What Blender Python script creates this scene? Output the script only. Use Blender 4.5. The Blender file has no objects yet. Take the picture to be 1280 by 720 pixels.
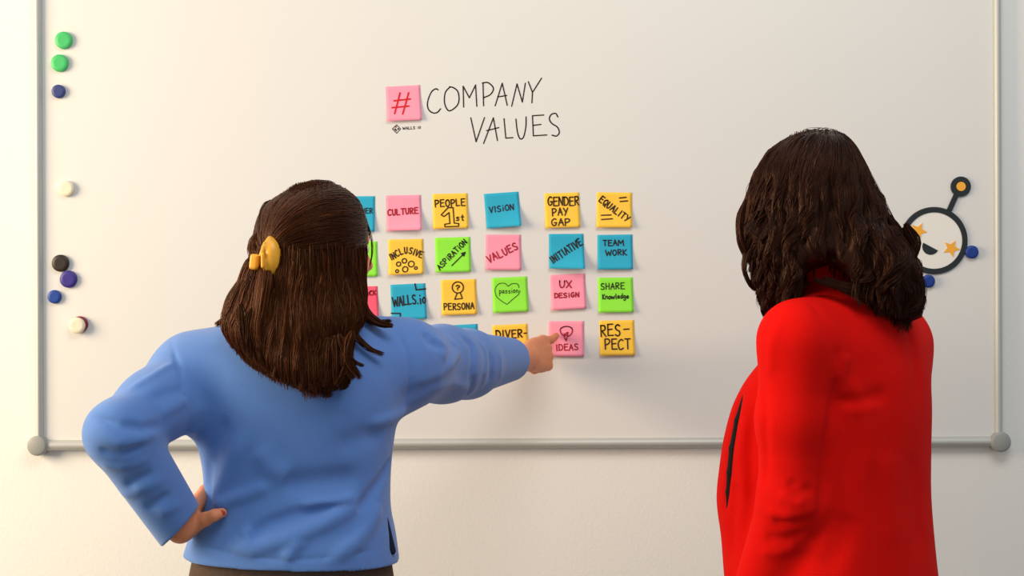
import bpy, bmesh, math, random
import numpy as np
from mathutils import Vector, Matrix

random.seed(7)
rng = np.random.default_rng(7)
C = bpy.context.scene.collection
SC = bpy.context.scene

# ------------------------------------------------------------------ camera
CAM = np.array([0.0, -3.2, 1.46])
FPX = 1850.0
ROLL = 0.0040
cam_d = bpy.data.cameras.new('camera')
cam_d.sensor_width = 36.0
cam_d.lens = FPX / 1280.0 * 36.0
cam = bpy.data.objects.new('camera', cam_d)
C.objects.link(cam)
ct, st = math.cos(ROLL), math.sin(ROLL)
cam.matrix_world = Matrix(((ct, st, 0, CAM[0]), (0, 0, -1, CAM[1]), (-st, ct, 0, CAM[2]), (0, 0, 0, 1)))
SC.camera = cam

# ------------------------------------------------------------------ world, lights, exposure
W = bpy.data.worlds.new('world')
SC.world = W
W.use_nodes = True
bg = W.node_tree.nodes['Background']
bg.inputs['Color'].default_value = (0.76, 0.90, 1.0, 1)
bg.inputs['Strength'].default_value = 0.44


def area(name, loc, target, sx, sy, power, color):
    l = bpy.data.lights.new(name, 'AREA')
    l.shape = 'RECTANGLE'
    l.size, l.size_y = sx, sy
    l.energy = power
    l.color = color
    o = bpy.data.objects.new(name, l)
    C.objects.link(o)
    o.location = loc
    o.rotation_euler = (Vector(target) - Vector(loc)).to_track_quat('-Z', 'Y').to_euler()
    return o


area('window_light', (-3.3, -1.5, 2.05), (-0.2, -0.1, 1.25), 1.6, 1.7, 142, (1.0, 0.79, 0.53))
area('ceiling_light', (0.5, -1.9, 3.3), (0.3, -0.4, 1.0), 1.8, 0.9, 26, (1.0, 0.93, 0.84))

SC.view_settings.view_transform = 'Standard'
SC.view_settings.look = 'None'
SC.view_settings.exposure = 0.13
SC.view_settings.gamma = 1.0
SC.view_settings.use_curve_mapping = False


# ------------------------------------------------------------------ helpers
def at(px, py, y=0.0):
    """photo pixel -> the world point on the vertical plane at depth y"""
    u, v = (px - 640.0) / FPX, (360.0 - py) / FPX
    x, z = u * ct + v * st, -u * st + v * ct
    k = y - CAM[1]
    return np.array([CAM[0] + x * k, y, CAM[2] + z * k])


def srgb(r, g, b):
    f = lambda c: (c / 255 / 12.92) if c / 255 <= 0.04045 else ((c / 255 + 0.055) / 1.055) ** 2.4
    return (f(r), f(g), f(b), 1)


def mat(name, color, rough=0.6, spec=0.5, metal=0.0, noise=None, bump=None, sheen=0.0, coat=0.0, sss=0.0):
    m = bpy.data.materials.new(name)
    m.use_nodes = True
    nt = m.node_tree
    b = nt.nodes['Principled BSDF']
    b.inputs['Base Color'].default_value = color
    b.inputs['Roughness'].default_value = rough
    b.inputs['Specular IOR Level'].default_value = spec
    b.inputs['Metallic'].default_value = metal
    b.inputs['Sheen Weight'].default_value = sheen
    b.inputs['Coat Weight'].default_value = coat
    if sss:
        b.inputs['Subsurface Weight'].default_value = sss
        b.inputs['Subsurface Radius'].default_value = (0.012, 0.004, 0.002)
        b.inputs['Subsurface Scale'].default_value = 1.0
    tc = nt.nodes.new('ShaderNodeTexCoord')
    if noise:
        sc, amt = noise
        n = nt.nodes.new('ShaderNodeTexNoise')
        n.inputs['Scale'].default_value = sc
        n.inputs['Detail'].default_value = 4
        nt.links.new(tc.outputs['Object'], n.inputs['Vector'])
        mx = nt.nodes.new('ShaderNodeMix')
        mx.data_type = 'RGBA'
        mx.inputs[6].default_value = tuple(c * (1 - amt) for c in color[:3]) + (1,)
        mx.inputs[7].default_value = tuple(min(1, c * (1 + amt)) for c in color[:3]) + (1,)
        nt.links.new(n.outputs['Fac'], mx.inputs[0])
        nt.links.new(mx.outputs[2], b.inputs['Base Color'])
    if bump:
        sc, st_ = bump
        n2 = nt.nodes.new('ShaderNodeTexNoise')
        n2.inputs['Scale'].default_value = sc
        n2.inputs['Detail'].default_value = 3
        nt.links.new(tc.outputs['Object'], n2.inputs['Vector'])
        bp = nt.nodes.new('ShaderNodeBump')
        bp.inputs['Strength'].default_value = st_
        bp.inputs['Distance'].default_value = 0.002
        nt.links.new(n2.outputs['Fac'], bp.inputs['Height'])
        nt.links.new(bp.outputs['Normal'], b.inputs['Normal'])
    return m


def hair_mat(name, dark, mid, light):
    m = bpy.data.materials.new(name)
    m.use_nodes = True
    nt = m.node_tree
    b = nt.nodes['Principled BSDF']
    a = nt.nodes.new('ShaderNodeAttribute')
    a.attribute_name = 'tone'
    r = nt.nodes.new('ShaderNodeValToRGB')
    r.color_ramp.elements[0].color = dark
    r.color_ramp.elements[0].position = 0.0
    r.color_ramp.elements[1].color = light
    r.color_ramp.elements[1].position = 1.0
    e = r.color_ramp.elements.new(0.55)
    e.color = mid
    nt.links.new(a.outputs['Fac'], r.inputs['Fac'])
    nt.links.new(r.outputs['Color'], b.inputs['Base Color'])
    b.inputs['Roughness'].default_value = 0.40
    b.inputs['Specular IOR Level'].default_value = 0.5
    b.inputs['Specular Tint'].default_value = (0.65, 0.32, 0.18, 1)
    return m


def link(name, me, parent=None, mats=None, smooth=True):
    if mats is not None:
        for m in (mats if isinstance(mats, (list, tuple)) else [mats]):
            me.materials.append(m)
    if smooth:
        me.polygons.foreach_set('use_smooth', [True] * len(me.polygons))
    o = bpy.data.objects.new(name, me)
    C.objects.link(o)
    if parent is not None:
        o.parent = parent
        o.matrix_parent_inverse = Matrix.Translation(-Vector(parent.location)) if parent.type == 'EMPTY' and not parent.parent else Matrix()
    return o


def from_arrays(name, V, F, parent=None, mats=None, smooth=True):
    me = bpy.data.meshes.new(name)
    V = np.asarray(V, dtype=np.float32)
    F = np.asarray(F, dtype=np.int32)
    me.vertices.add(len(V))
    me.vertices.foreach_set('co', V.ravel())
    k = F.shape[1]
    me.loops.add(F.size)
    me.loops.foreach_set('vertex_index', F.ravel())
    me.polygons.add(len(F))
    me.polygons.foreach_set('loop_start', np.arange(0, F.size, k, dtype=np.int32))
    me.update(calc_edges=True)
    me.validate()
    return link(name, me, parent, mats, smooth)


def from_bm(name, bm, parent=None, mats=None, smooth=False):
    me = bpy.data.meshes.new(name)
    bm.to_mesh(me)
    bm.free()
    return link(name, me, parent, mats, smooth)


def tag(o, label=None, cat=None, group=None, kind=None):
    if label: o['label'] = label
    if cat: o['category'] = cat
    if group: o['group'] = group
    if kind: o['kind'] = kind
    return o


def empty(name, loc, label=None, cat=None, group=None):
    o = bpy.data.objects.new(name, None)
    o.empty_display_size = 0.05
    C.objects.link(o)
    o.location = tuple(loc)
    return tag(o, label, cat, group)


def bm_box(bm, lo, hi, bevel=0.0):
    r = bmesh.ops.create_cube(bm, size=1.0)
    lo, hi = Vector(lo), Vector(hi)
    for v in r['verts']:
        v.co = Vector(((lo[i] + hi[i]) / 2 + v.co[i] * (hi[i] - lo[i])) for i in range(3))
    if bevel:
        es = list({e for v in r['verts'] for e in v.link_edges})
        bmesh.ops.bevel(bm, geom=es, offset=bevel, segments=3, affect='EDGES', profile=0.5)
    return bm


def bm_lathe_y(bm, cx, cz, prof, seg=40, mat_index=0):
    """prof: list of (radius, y); a solid turned about the y axis"""
    rings = []
    for r, y in prof:
        if r < 1e-6:
            rings.append([bm.verts.new((cx, y, cz))])
        else:
            rings.append([bm.verts.new((cx + r * math.cos(2 * math.pi * i / seg), y, cz + r * math.sin(2 * math.pi * i / seg))) for i in range(seg)])
    for a, b in zip(rings, rings[1:]):
        for i in range(seg):
            j = (i + 1) % seg
            if len(a) == 1 and len(b) == 1:
                continue
            if len(a) == 1:
                f = bm.faces.new((a[0], b[j], b[i]))
            elif len(b) == 1:
                f = bm.faces.new((a[i], a[j], b[0]))
            else:
                f = bm.faces.new((a[i], a[j], b[j], b[i]))
            f.material_index = mat_index
    bmesh.ops.recalc_face_normals(bm, faces=bm.faces)


# ------------------------------------------------------------------ smooth solid modelling (distance fields meshed with surface nets)
def dense(levels, n=160, mono=False):
    """levels: rows sorted by first column -> dense smooth table (Catmull-Rom)"""
    L = np.array(sorted(levels), float)
    t = np.linspace(L[0, 0], L[-1, 0], n)
    out = [t]
    x = L[:, 0]
    for c in range(1, L.shape[1]):
        y = L[:, c]
        m = np.gradient(y, x) if len(x) > 2 else np.full(len(x), (y[-1] - y[0]) / (x[-1] - x[0]))
        i = np.clip(np.searchsorted(x, t, side='right') - 1, 0, len(x) - 2)
        h = x[i + 1] - x[i]
        s = (t - x[i]) / h
        out.append((2 * s**3 - 3 * s**2 + 1) * y[i] + (s**3 - 2 * s**2 + s) * h * m[i] + (-2 * s**3 + 3 * s**2) * y[i + 1] + (s**3 - s**2) * h * m[i + 1])
    return out


def seg_dist(P, pts):
    """distance to a polyline and the 0..1 position along it"""
    best = np.full(len(P), 1e9)
    tt = np.zeros(len(P))
    n = len(pts) - 1
    for i in range(n):
        a, b = pts[i], pts[i + 1]
        ab = b - a
        t = np.clip((P - a) @ ab / max(ab @ ab, 1e-12), 0, 1)
        d = np.linalg.norm(P - a - t[:, None] * ab, axis=1)
        m = d < best
        best = np.where(m, d, best)
        tt = np.where(m, (i + t) / n, tt)
    return best, tt


class Field:
    def __init__(self):
        self.prims = []
        self.folds = []
        self.offset = 0.0

    def add(self, fn, c, r, k=0.02, op='u'):
        self.prims.append((fn, np.asarray(c, float), float(r), k, op))

    def cone(self, a, b, ra, rb, k=0.02, op='u', cap=None):
        a, b = np.asarray(a, float), np.asarray(b, float)
        ab = b - a
        l2 = max(ab @ ab, 1e-12)

        def fn(P):
            Q = P - a
            t = np.clip(Q @ ab / l2, 0, 1)
            d = np.linalg.norm(Q - t[:, None] * ab, axis=1) - (ra + (rb - ra) * t)
            if cap is not None:
                d = np.maximum(d, (P - cap[0]) @ cap[1])
            return d
        self.add(fn, (a + b) / 2, math.sqrt(l2) / 2 + max(ra, rb), k, op)

    def chain(self, pts, rads, k=0.02):
        for i in range(len(pts) - 1):
            self.cone(pts[i], pts[i + 1], rads[i], rads[i + 1], k)

    def ell(self, c, r, R=None, k=0.02, op='u'):
        c, r = np.asarray(c, float), np.asarray(r, float)
        R = np.eye(3) if R is None else np.asarray(R)      # columns = local axes

        def fn(P):
            q = (P - c) @ R
            k0 = np.linalg.norm(q / r, axis=1)
            k1 = np.linalg.norm(q / r**2, axis=1)
            return k0 * (k0 - 1) / np.maximum(k1, 1e-9)
        self.add(fn, c, r.max(), k, op)

    def box(self, c, h, R, rnd, k=.004, op='u'):
        c, h = np.asarray(c, float), np.asarray(h, float) - rnd

        def fn(P):
            q = np.abs((P - c) @ R) - h
            return np.linalg.norm(np.maximum(q, 0), axis=1) + np.minimum(q.max(1), 0) - rnd
        self.add(fn, c, np.linalg.norm(h) + rnd, k, op)

    def loft(self, levels, yaw=0.0, p=2.3, k=0.03, op='u'):
        """levels: (z, cx, cy, rx, ry); ellipse-like slices turned by yaw"""
        z, cx, cy, rx, ry = dense(levels)
        z0, z1 = z[0], z[-1]
        ca, sa = math.cos(yaw), math.sin(yaw)

        def fn(P):
            zz = np.clip(P[:, 2], z0, z1)
            dx = P[:, 0] - np.interp(zz, z, cx)
            dy = P[:, 1] - np.interp(zz, z, cy)
            u, v = dx * ca + dy * sa, -dx * sa + dy * ca
            a, b = np.interp(zz, z, rx), np.interp(zz, z, ry)
            q = np.maximum((np.abs(u / a)**p + np.abs(v / b)**p)**(1 / p), 1e-4)
            rho = np.sqrt(u * u + v * v) + 1e-5
            d = (rho - rho / q) * 0.9
            return np.maximum(d, np.maximum(z0 - P[:, 2], P[:, 2] - z1))
        c = np.array([cx.mean(), cy.mean(), (z0 + z1) / 2])
        r = (z1 - z0) / 2 + max(rx.max(), ry.max()) + np.ptp(cx) + np.ptp(cy)
        self.add(fn, c, r, k, op)

    def fold(self, pts, amp, w):
        pts = [np.asarray(q, float) for q in pts]
        c = sum(pts) / len(pts)
        self.folds.append((pts, amp, w, c, max(np.linalg.norm(q - c) for q in pts)))

    def eval(self, P, near=None):
        d = np.full(len(P), 0.5)
        for fn, c, r, k, op in self.prims:
            if near is not None and np.linalg.norm(near[0] - c) - r > near[1] + 0.06:
                continue
            e = fn(P)
            if op == 'u':
                h = np.maximum(k - np.abs(d - e), 0) / k
                d = np.minimum(d, e) - h * h * k * 0.25
            else:
                h = np.maximum(k - np.abs(d + e), 0) / k
                d = np.maximum(d, -e) + h * h * k * 0.25
        for pts, amp, w, c, r in self.folds:
            if near is not None and np.linalg.norm(near[0] - c) - r > near[1] + 3 * w:
                continue
            s, t = seg_dist(P, pts)
            d = d - amp * np.exp(-(s / w)**2) * np.clip(np.minimum(t, 1 - t) * 5 + 0.15, 0, 1)
        return d - self.offset

    def grad(self, P, e=0.0015):
        g = np.stack([self.eval(P + e * v) - self.eval(P - e * v) for v in np.eye(3)], 1)
        return g / np.maximum(np.linalg.norm(g, axis=1, keepdims=True), 1e-9)

    def trace(self, px, py):
        """where the camera's line through a photo pixel first meets the surface"""
        q = at(px, py, 0.0) - CAM
        q /= np.linalg.norm(q)
        t = 1.2
        for _ in range(200):
            d = self.eval((CAM + q * t)[None])[0]
            t += max(d * 0.7, 0.0004)
            if d < 0.0006 or t > 4:
                break
        return CAM + q * t

    def mesh(self, lo, hi, h, B=16):
        lo = np.asarray(lo, float)
        n = np.ceil((np.asarray(hi) - lo) / h / B).astype(int)
        NX, NY, NZ = [int(v) for v in n * B + 2]
        bi = np.stack(np.meshgrid(*[np.arange(v) for v in n], indexing='ij'), -1).reshape(-1, 3)
        cen = lo + (bi + 0.5) * B * h
        half = B * h * math.sqrt(3) / 2
        cd = self.eval(cen)
        act = bi[np.abs(cd) < half * 1.5 + 0.02]
        g1 = np.arange(B + 1)
        loc = np.stack(np.meshgrid(g1, g1, g1, indexing='ij'), -1).reshape(-1, 3)
        ids, pos, quads = [], [], []
        edges = [((0, 0, 0), a) for a in range(3)]
        cid = lambda I: (I[:, 0] * NY + I[:, 1]) * NZ + I[:, 2]
        for b in act:
            o = b * B
            P = lo + (loc + o) * h
            near = (lo + (o + B / 2) * h, half)
            D = self.eval(P, near).reshape(B + 1, B + 1, B + 1)
            S = D < 0
            if S.all() or not S.any():
                continue
            acc = np.zeros((B, B, B, 3))
            cnt = np.zeros((B, B, B))
            for ax in range(3):
                o1, o2 = [i for i in range(3) if i != ax]
                for i in (0, 1):
                    for j in (0, 1):
                        s0 = [slice(0, B)] * 3
                        s0[o1] = slice(i, B + i); s0[o2] = slice(j, B + j)
                        s1 = list(s0); s1[ax] = slice(1, B + 1)
                        a, c = D[tuple(s0)], D[tuple(s1)]
                        cr = (a < 0) != (c < 0)
                        t = np.where(cr, a / np.where(cr, a - c, 1), 0)
                        v = np.zeros((B, B, B, 3))
                        v[..., ax] = t; v[..., o1] = i; v[..., o2] = j
                        acc += v * cr[..., None]
                        cnt += cr
            m = cnt > 0
            I = np.argwhere(m)
            ids.append(cid(I + o))
            pos.append(lo + (I + o + acc[m] / cnt[m][:, None]) * h)
            for ax in range(3):
                s1 = [slice(0, B)] * 3
                s1[ax] = slice(1, B + 1)
                a, c = S[:B, :B, :B], S[tuple(s1)]
                for flip in (False, True):
                    e = (a & ~c) if not flip else (~a & c)
                    I = np.argwhere(e) + o
                    if not len(I):
                        continue
                    u = np.zeros(3, int); w = np.zeros(3, int)
                    u[(ax + 1) % 3] = 1; w[(ax + 2) % 3] = 1
                    q = np.stack([cid(I - u - w), cid(I - w), cid(I), cid(I - u)], 1)
                    quads.append(q[:, ::-1] if flip else q)
        ids = np.concatenate(ids); pos = np.concatenate(pos); quads = np.concatenate(quads)
        od = np.argsort(ids); ids = ids[od]; pos = pos[od]
        k = np.clip(np.searchsorted(ids, quads), 0, len(ids) - 1)
        ok = (ids[k] == quads).all(1)
        return pos, k[ok]


def smooth_verts(V, F, it=2, lam=0.5):
    for _ in range(it):
        acc = np.zeros_like(V); n = np.zeros(len(V))
        for i in range(4):
            j = F[:, (i + 1) % 4]
            np.add.at(acc, F[:, i], V[j]); np.add.at(n, F[:, i], 1)
            np.add.at(acc, j, V[F[:, i]]); np.add.at(n, j, 1)
        V = V + lam * (acc / np.maximum(n, 1)[:, None] - V)
    return V


def unit(v):
    v = np.asarray(v, float)
    return v / np.linalg.norm(v)


# ------------------------------------------------------------------ materials
M_wall = mat('wall_paint', (0.86, 0.84, 0.80, 1), 0.85, 0.2, bump=(140, 0.25))
M_floor = mat('floor_carpet', (0.20, 0.19, 0.18, 1), 0.95, 0.1, noise=(90, 0.25))
M_board = mat('enamel_board', (0.76, 0.745, 0.72, 1), 0.42, 0.35, noise=(2.5, 0.012))
M_alu = mat('brushed_aluminium', (0.52, 0.52, 0.49, 1), 0.5, 0.5, metal=0.3)
M_cap = mat('grey_plastic', (0.33, 0.33, 0.31, 1), 0.5, 0.4)
M_ink = mat('black_marker', (0.02, 0.012, 0.010, 1), 0.6, 0.3)
M_brown = mat('dark_brown_marker', (0.045, 0.016, 0.007, 1), 0.6, 0.3)
M_red = mat('red_marker', (0.66, 0.008, 0.016, 1), 0.6, 0.3)
M_dred = mat('dark_red_marker', (0.42, 0.008, 0.020, 1), 0.6, 0.3)
M_orange = mat('orange_print', (0.85, 0.38, 0.10, 1), 0.6, 0.3)
PAPER = {
    'blue': mat('blue_paper', srgb(52, 172, 205), 0.8, 0.15),
    'pink': mat('pink_paper', srgb(255, 158, 182), 0.8, 0.15),
    'yellow': mat('yellow_paper', srgb(255, 204, 76), 0.8, 0.15),
    'green': mat('green_paper', srgb(148, 238, 72), 0.8, 0.15),
    'rose': mat('rose_paper', srgb(252, 96, 122), 0.8, 0.15),
}
M_skin = mat('skin', srgb(224, 141, 98), 0.5, 0.4, sss=0.15, noise=(30, 0.06))
M_skin2 = mat('skin', srgb(218, 160, 130), 0.5, 0.4, sss=0.15, noise=(30, 0.06))
M_lip = mat('lips', srgb(176, 92, 84), 0.45, 0.4)
M_nail = mat('red_nail', srgb(190, 40, 40), 0.25, 0.6)
M_eye = mat('eye_white', (0.8, 0.78, 0.75, 1), 0.2)
M_iris = mat('brown_iris', (0.06, 0.03, 0.015, 1), 0.2)
M_sweater = mat('blue_sweatshirt', srgb(93, 133, 201), 0.9, 0.15, sheen=0.25, noise=(60, 0.035), bump=(900, 0.35))
M_trouser = mat('brown_trousers', srgb(84, 68, 58), 0.9, 0.15, noise=(120, 0.2), bump=(700, 0.4))
M_jacket = mat('red_wool', (0.68, 0.0038, 0.0017, 1), 0.9, 0.1, noise=(70, 0.04), bump=(900, 0.3))
M_black = mat('black_cloth', (0.012, 0.011, 0.011, 1), 0.9, 0.2)
M_slit_shade = mat('slit_shade_navy', (0.012, 0.016, 0.035, 1), 0.9, 0.15)
M_shoe = mat('shoe_leather', (0.03, 0.025, 0.02, 1), 0.5, 0.4)
M_clip = mat('yellow_clip', srgb(236, 168, 44), 0.35, 0.5)
M_hairL = hair_mat('brown_hair', (0.020, 0.0055, 0.002, 1), (0.052, 0.0135, 0.0038, 1), (0.24, 0.066, 0.015, 1))
M_hairR = hair_mat('dark_hair', (0.009, 0.0026, 0.002, 1), (0.024, 0.0062, 0.0042, 1), (0.080, 0.020, 0.012, 1))

# ------------------------------------------------------------------ the room
bm = bmesh.new(); bm_box(bm, (-4.5, 0.0, 0.0), (4.5, 0.12, 3.2)); tag(from_bm('wall_back', bm, None, M_wall), kind='structure')
bm = bmesh.new(); bm_box(bm, (-4.5, -5.0, -0.08), (4.5, 0.12, 0.0)); tag(from_bm('floor', bm, None, M_floor), kind='structure')

# ------------------------------------------------------------------ the whiteboard
BL, BR = at(51, 300)[0], at(1244.5, 300)[0]
BB, BT = at(640, 553.5)[2], at(640, 553.5)[2] + 1.22
YB = -0.012                                                  # writing surface
board = empty('whiteboard', ((BL + BR) / 2, 0, BB), 'wide white magnetic whiteboard on the wall with grey metal rails', 'whiteboard')
bm = bmesh.new(); bm_box(bm, (BL, YB, BB), (BR, -0.001, BT), 0.001); from_bm('panel', bm, board, M_board)


def rail(p, q, w, d):
    """rounded aluminium rail between two points, w wide, d deep"""
    p, q = Vector(p), Vector(q)
    ax = (q - p).normalized()
    side = Vector((0, -1, 0)).cross(ax)
    bm = bmesh.new()
    prof = []
    for i in range(13):
        a = math.pi * i / 12
        prof.append((math.cos(a) * w / 2, max(0, math.sin(a))**0.7 * d))
    prof += [(-w / 2, -0.0)]
    rings = []
    for e in (p, q):
        rings.append([bm.verts.new(e + side * s + Vector((0, -t, 0))) for s, t in prof])
    n = len(prof)
    for i in range(n):
        j = (i + 1) % n
        if (rings[0][i].co - rings[0][j].co).length > 1e-6:
            bm.faces.new((rings[0][i], rings[0][j], rings[1][j], rings[1][i]))
    bmesh.ops.recalc_face_normals(bm, faces=bm.faces)
    return bm


for p, q, w in (((BL, -0.002, BB), (BR, -0.002, BB), 0.024), ((BL, -0.002, BT), (BR, -0.002, BT), 0.024),
                ((BL, -0.002, BB), (BL, -0.002, BT), 0.019), ((BR, -0.002, BB), (BR, -0.002, BT), 0.019)):
    from_bm('frame_rail', rail(p, q, w, 0.022), board, M_alu, True)
for cx in (BL, BR):
    for cz in (BB, BT):
        bm = bmesh.new()
        bm_lathe_y(bm, cx + (-0.002 if cx < 0 else 0.002), cz, [(0, -0.001), (0.0215, -0.001), (0.0215, -0.024), (0.0205, -0.0275), (0.017, -0.0295), (0, -0.030)])
        from_bm('corner_cap', bm, board, M_cap, True)

# ------------------------------------------------------------------ hand lettering: a one-line alphabet drawn in strokes
# each stroke: list of points in a 1 x 1 letter box; a leading 's' makes it a smooth curve
G = {
 'A': [[(0, 0), (.5, 1), (1, 0)], [(.15, .38), (.9, .42)]],
 'B': [[(0, 0), (0, 1)], ['s', (0, 1), (.7, .95), (.7, .6), (.1, .53)], ['s', (.1, .53), (.9, .45), (.85, .05), (0, 0)]],
 'C': [['s', (.95, .88), (.6, 1), (.1, .75), (.02, .35), (.35, 0), (.95, .12)]],
 'D': [[(.05, 0), (.05, 1)], ['s', (.0, 1), (.6, .95), (1, .55), (.75, .1), (.0, 0)]],
 'E': [[(.95, 1), (.05, 1), (.05, 0), (1, 0)], [(.05, .52), (.8, .55)]],
 'F': [[(.95, 1), (.05, 1), (.05, 0)], [(.05, .52), (.8, .55)]],
 'G': [['s', (.9, .9), (.5, 1), (.08, .7), (.05, .3), (.4, 0), (.85, .12), (.95, .42)], [(.55, .42), (1, .44)]],
 'H': [[(.05, 0), (.05, 1)], [(.9, 0), (.9, 1)], [(.05, .5), (.9, .52)]],
 'I': [[(.5, 0), (.5, 1)]],
 'K': [[(.05, 0), (.05, 1)], [(.9, 1), (.1, .45), (.95, 0)]],
 'L': [[(.05, 1), (.05, 0), (.9, .03)]],
 'M': [[(0, 0), (.08, 1), (.5, .4), (.92, 1), (1, 0)]],
 'N': [[(.02, 0), (.08, 1), (.88, 0), (.95, 1)]],
 'O': [['s', (.5, 1), (.1, .8), (.02, .4), (.4, 0), (.85, .2), (.97, .6), (.75, .95), (.45, 1)]],
 'P': [[(.08, 0), (.05, 1)], ['s', (.05, 1), (.7, .98), (.95, .75), (.6, .5), (.08, .42)]],
 'Q': [['s', (.5, 1), (.1, .8), (.02, .4), (.4, 0), (.85, .2), (.97, .6), (.75, .95), (.45, 1)], [(.55, .3), (1, -.1)]],
 'R': [[(.08, 0), (.05, 1)], ['s', (.05, 1), (.75, .95), (.8, .62), (.1, .48)], [(.3, .48), (.95, 0)]],
 'S': [['s', (.9, .88), (.5, 1), (.1, .8), (.3, .55), (.8, .4), (.85, .12), (.45, 0), (.05, .12)]],
 'T': [[(0, 1), (1, 1)], [(.5, 1), (.5, 0)]],
 'U': [['s', (.05, 1), (.08, .35), (.4, 0), (.85, .25), (.92, 1)]],
 'V': [[(0, 1), (.45, 0), (1, 1)]],
 'W': [[(0, 1), (.25, 0), (.52, .7), (.78, 0), (1, 1)]],
 'X': [[(0, 1), (.95, 0)], [(.95, 1), (.05, 0)]],
 'Y': [[(0, 1), (.48, .5)], [(1, 1), (.3, 0)]],
 '.': [[(.4, 0), (.5, .03)]],
 '-': [[(.1, .5), (.9, .52)]],
 '?': [['s', (.1, .8), (.4, 1), (.85, .85), (.75, .55), (.45, .4), (.45, .25)], [(.43, .02), (.47, .0)]],
 'i': [[(.5, 0), (.5, .6)], [(.48, .9), (.53, .93)]],
 'o': [['s', (.5, .6), (.1, .4), (.2, .05), (.6, .0), (.9, .3), (.75, .57), (.45, .6)]],
 'a': [['s', (.85, .5), (.4, .6), (.08, .3), (.3, 0), (.8, .3)], ['s', (.85, .55), (.8, .2), (1, 0)]],
 'd': [['s', (.8, .5), (.4, .58), (.08, .3), (.3, 0), (.8, .25)], [(.85, 1), (.85, 0)]],
 'e': [['s', (.1, .3), (.85, .35), (.6, .6), (.15, .45), (.2, .08), (.9, .08)]],
 'g': [['s', (.85, .5), (.4, .6), (.1, .3), (.4, .05), (.85, .3)], ['s', (.85, .55), (.85, -.2), (.45, -.45), (.1, -.25)]],
 'k': [[(.1, 0), (.1, 1)], [(.8, .6), (.15, .25), (.9, 0)]],
 'l': [['s', (.45, 1), (.42, .15), (.75, 0)]],
 'n': [[(.1, 0), (.1, .55)], ['s', (.1, .4), (.5, .6), (.85, .4), (.9, 0)]],
 'p': [[(.1, .6), (.05, -.5)], ['s', (.1, .5), (.6, .6), (.9, .3), (.5, 0), (.1, .12)]],
 's': [['s', (.85, .55), (.3, .58), (.25, .38), (.75, .25), (.6, .02), (.1, .05)]],
 't': [[(.45, .95), (.45, .1), (.8, .02)], [(.1, .62), (.85, .64)]],
 'w': [['s', (.02, .58), (.2, 0), (.5, .45), (.75, 0), (1, .6)]],
}
WIDE = {'M': 1.15, 'W': 1.25, 'I': .35, 'i': .4, 'l': .5, '.': .4, '-': .55, 'w': 1.2, 't': .7}


def curve(pts, per=6):
    p = np.array(pts, float)
    q = np.vstack([2 * p[0] - p[1], p, 2 * p[-1] - p[-2]])
    out = []
    for i in range(1, len(q) - 2):
        for t in np.linspace(0, 1, per, endpoint=False):
            out.append(0.5 * (2 * q[i] + (q[i + 1] - q[i - 1]) * t + (2 * q[i - 1] - 5 * q[i] + 4 * q[i + 1] - q[i + 2]) * t**2 + (3 * q[i] - q[i - 1] - 3 * q[i + 1] + q[i + 2]) * t**3))
    out.append(p[-1])
    return np.array(out)


def text(s, base, h, gap=0.28, slant=0.0):
    """strokes (in photo pixels) of a word whose baseline runs through the points in base"""
    base = np.array(base, float)
    bl = curve(base, 12) if len(base) > 2 else np.array(base)
    seg = np.r_[0, np.cumsum(np.linalg.norm(np.diff(bl, axis=0), axis=1))]
    wd = [WIDE.get(c, .8) if c != ' ' else .6 for c in s]
    tot = sum(wd) + gap * (len(s) - 1)
    u = seg[-1] / tot
    x = 0
    res = []
    for c, w in zip(s, wd):
        if c != ' ':
            jit = np.array([random.uniform(-.04, .04), random.uniform(-.05, .05)])
            for st_ in G[c]:
                sm = st_[0] == 's'
                q = np.array(st_[1:] if sm else st_, float)
                if sm:
                    q = curve(q)
                q = q + jit
                d = (x + (0.5 * w)) * u
                P0 = np.array([np.interp(d, seg, bl[:, k]) for k in (0, 1)])
                d2 = min(seg[-1], d + .5); d1 = max(0, d - .5)
                T = unit([np.interp(d2, seg, bl[:, k]) - np.interp(d1, seg, bl[:, k]) for k in (0, 1)])
                N = np.array([T[1], -T[0]])
                lx = (q[:, 0] - .5) * w * u + slant * q[:, 1] * h
                res.append(P0 + lx[:, None] * T + (q[:, 1] * h)[:, None] * N)
        x += w + gap
    return res


def circle(cx, cy, r, n=18):
    a = np.linspace(0, 2 * math.pi, n)
    return np.stack([cx + r * np.cos(a), cy + r * np.sin(a)], 1)


def ink(strokes, wpx, place, bm=None, mi=0, lift=0.0004):
    """flat marker strokes with round ends; place maps a photo pixel to a point and the way out of the surface"""
    bm = bm or bmesh.new()
    for s in strokes:
        s = np.asarray(s, float)
        # resample so that the stroke follows a curled sheet
        if len(s) > 1:
            q = [s[0]]
            for a, b in zip(s, s[1:]):
                n = max(1, int(np.linalg.norm(b - a) / 4))
                q += [a + (b - a) * (i + 1) / n for i in range(n)]
            s = np.array(q)
        r = wpx / 2
        for a, b in zip(s, s[1:]):
            if np.linalg.norm(b - a) < 1e-6:
                continue
            t = unit(b - a)
            n = np.array([-t[1], t[0]]) * r
            f = bm.faces.new([bm.verts.new(place(*p, lift)) for p in (a + n, b + n, b - n, a - n)])
            f.material_index = mi
        for a in s:
            f = bm.faces.new([bm.verts.new(place(a[0] + r * math.cos(2 * math.pi * k / 10), a[1] + r * math.sin(2 * math.pi * k / 10), lift)) for k in range(10)])
            f.material_index = mi
    bm.normal_update()
    for f in bm.faces:
        if f.normal.y > 0:
            f.normal_flip()
    return bm


def on_board(x, y, lift):
    p = at(x, y, YB)
    return (p[0], YB - lift, p[2])


def crop(ox, oy, sc):
    return lambda *pts: np.array([(ox + x / sc, oy + y / sc) for x, y in pts])


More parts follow.
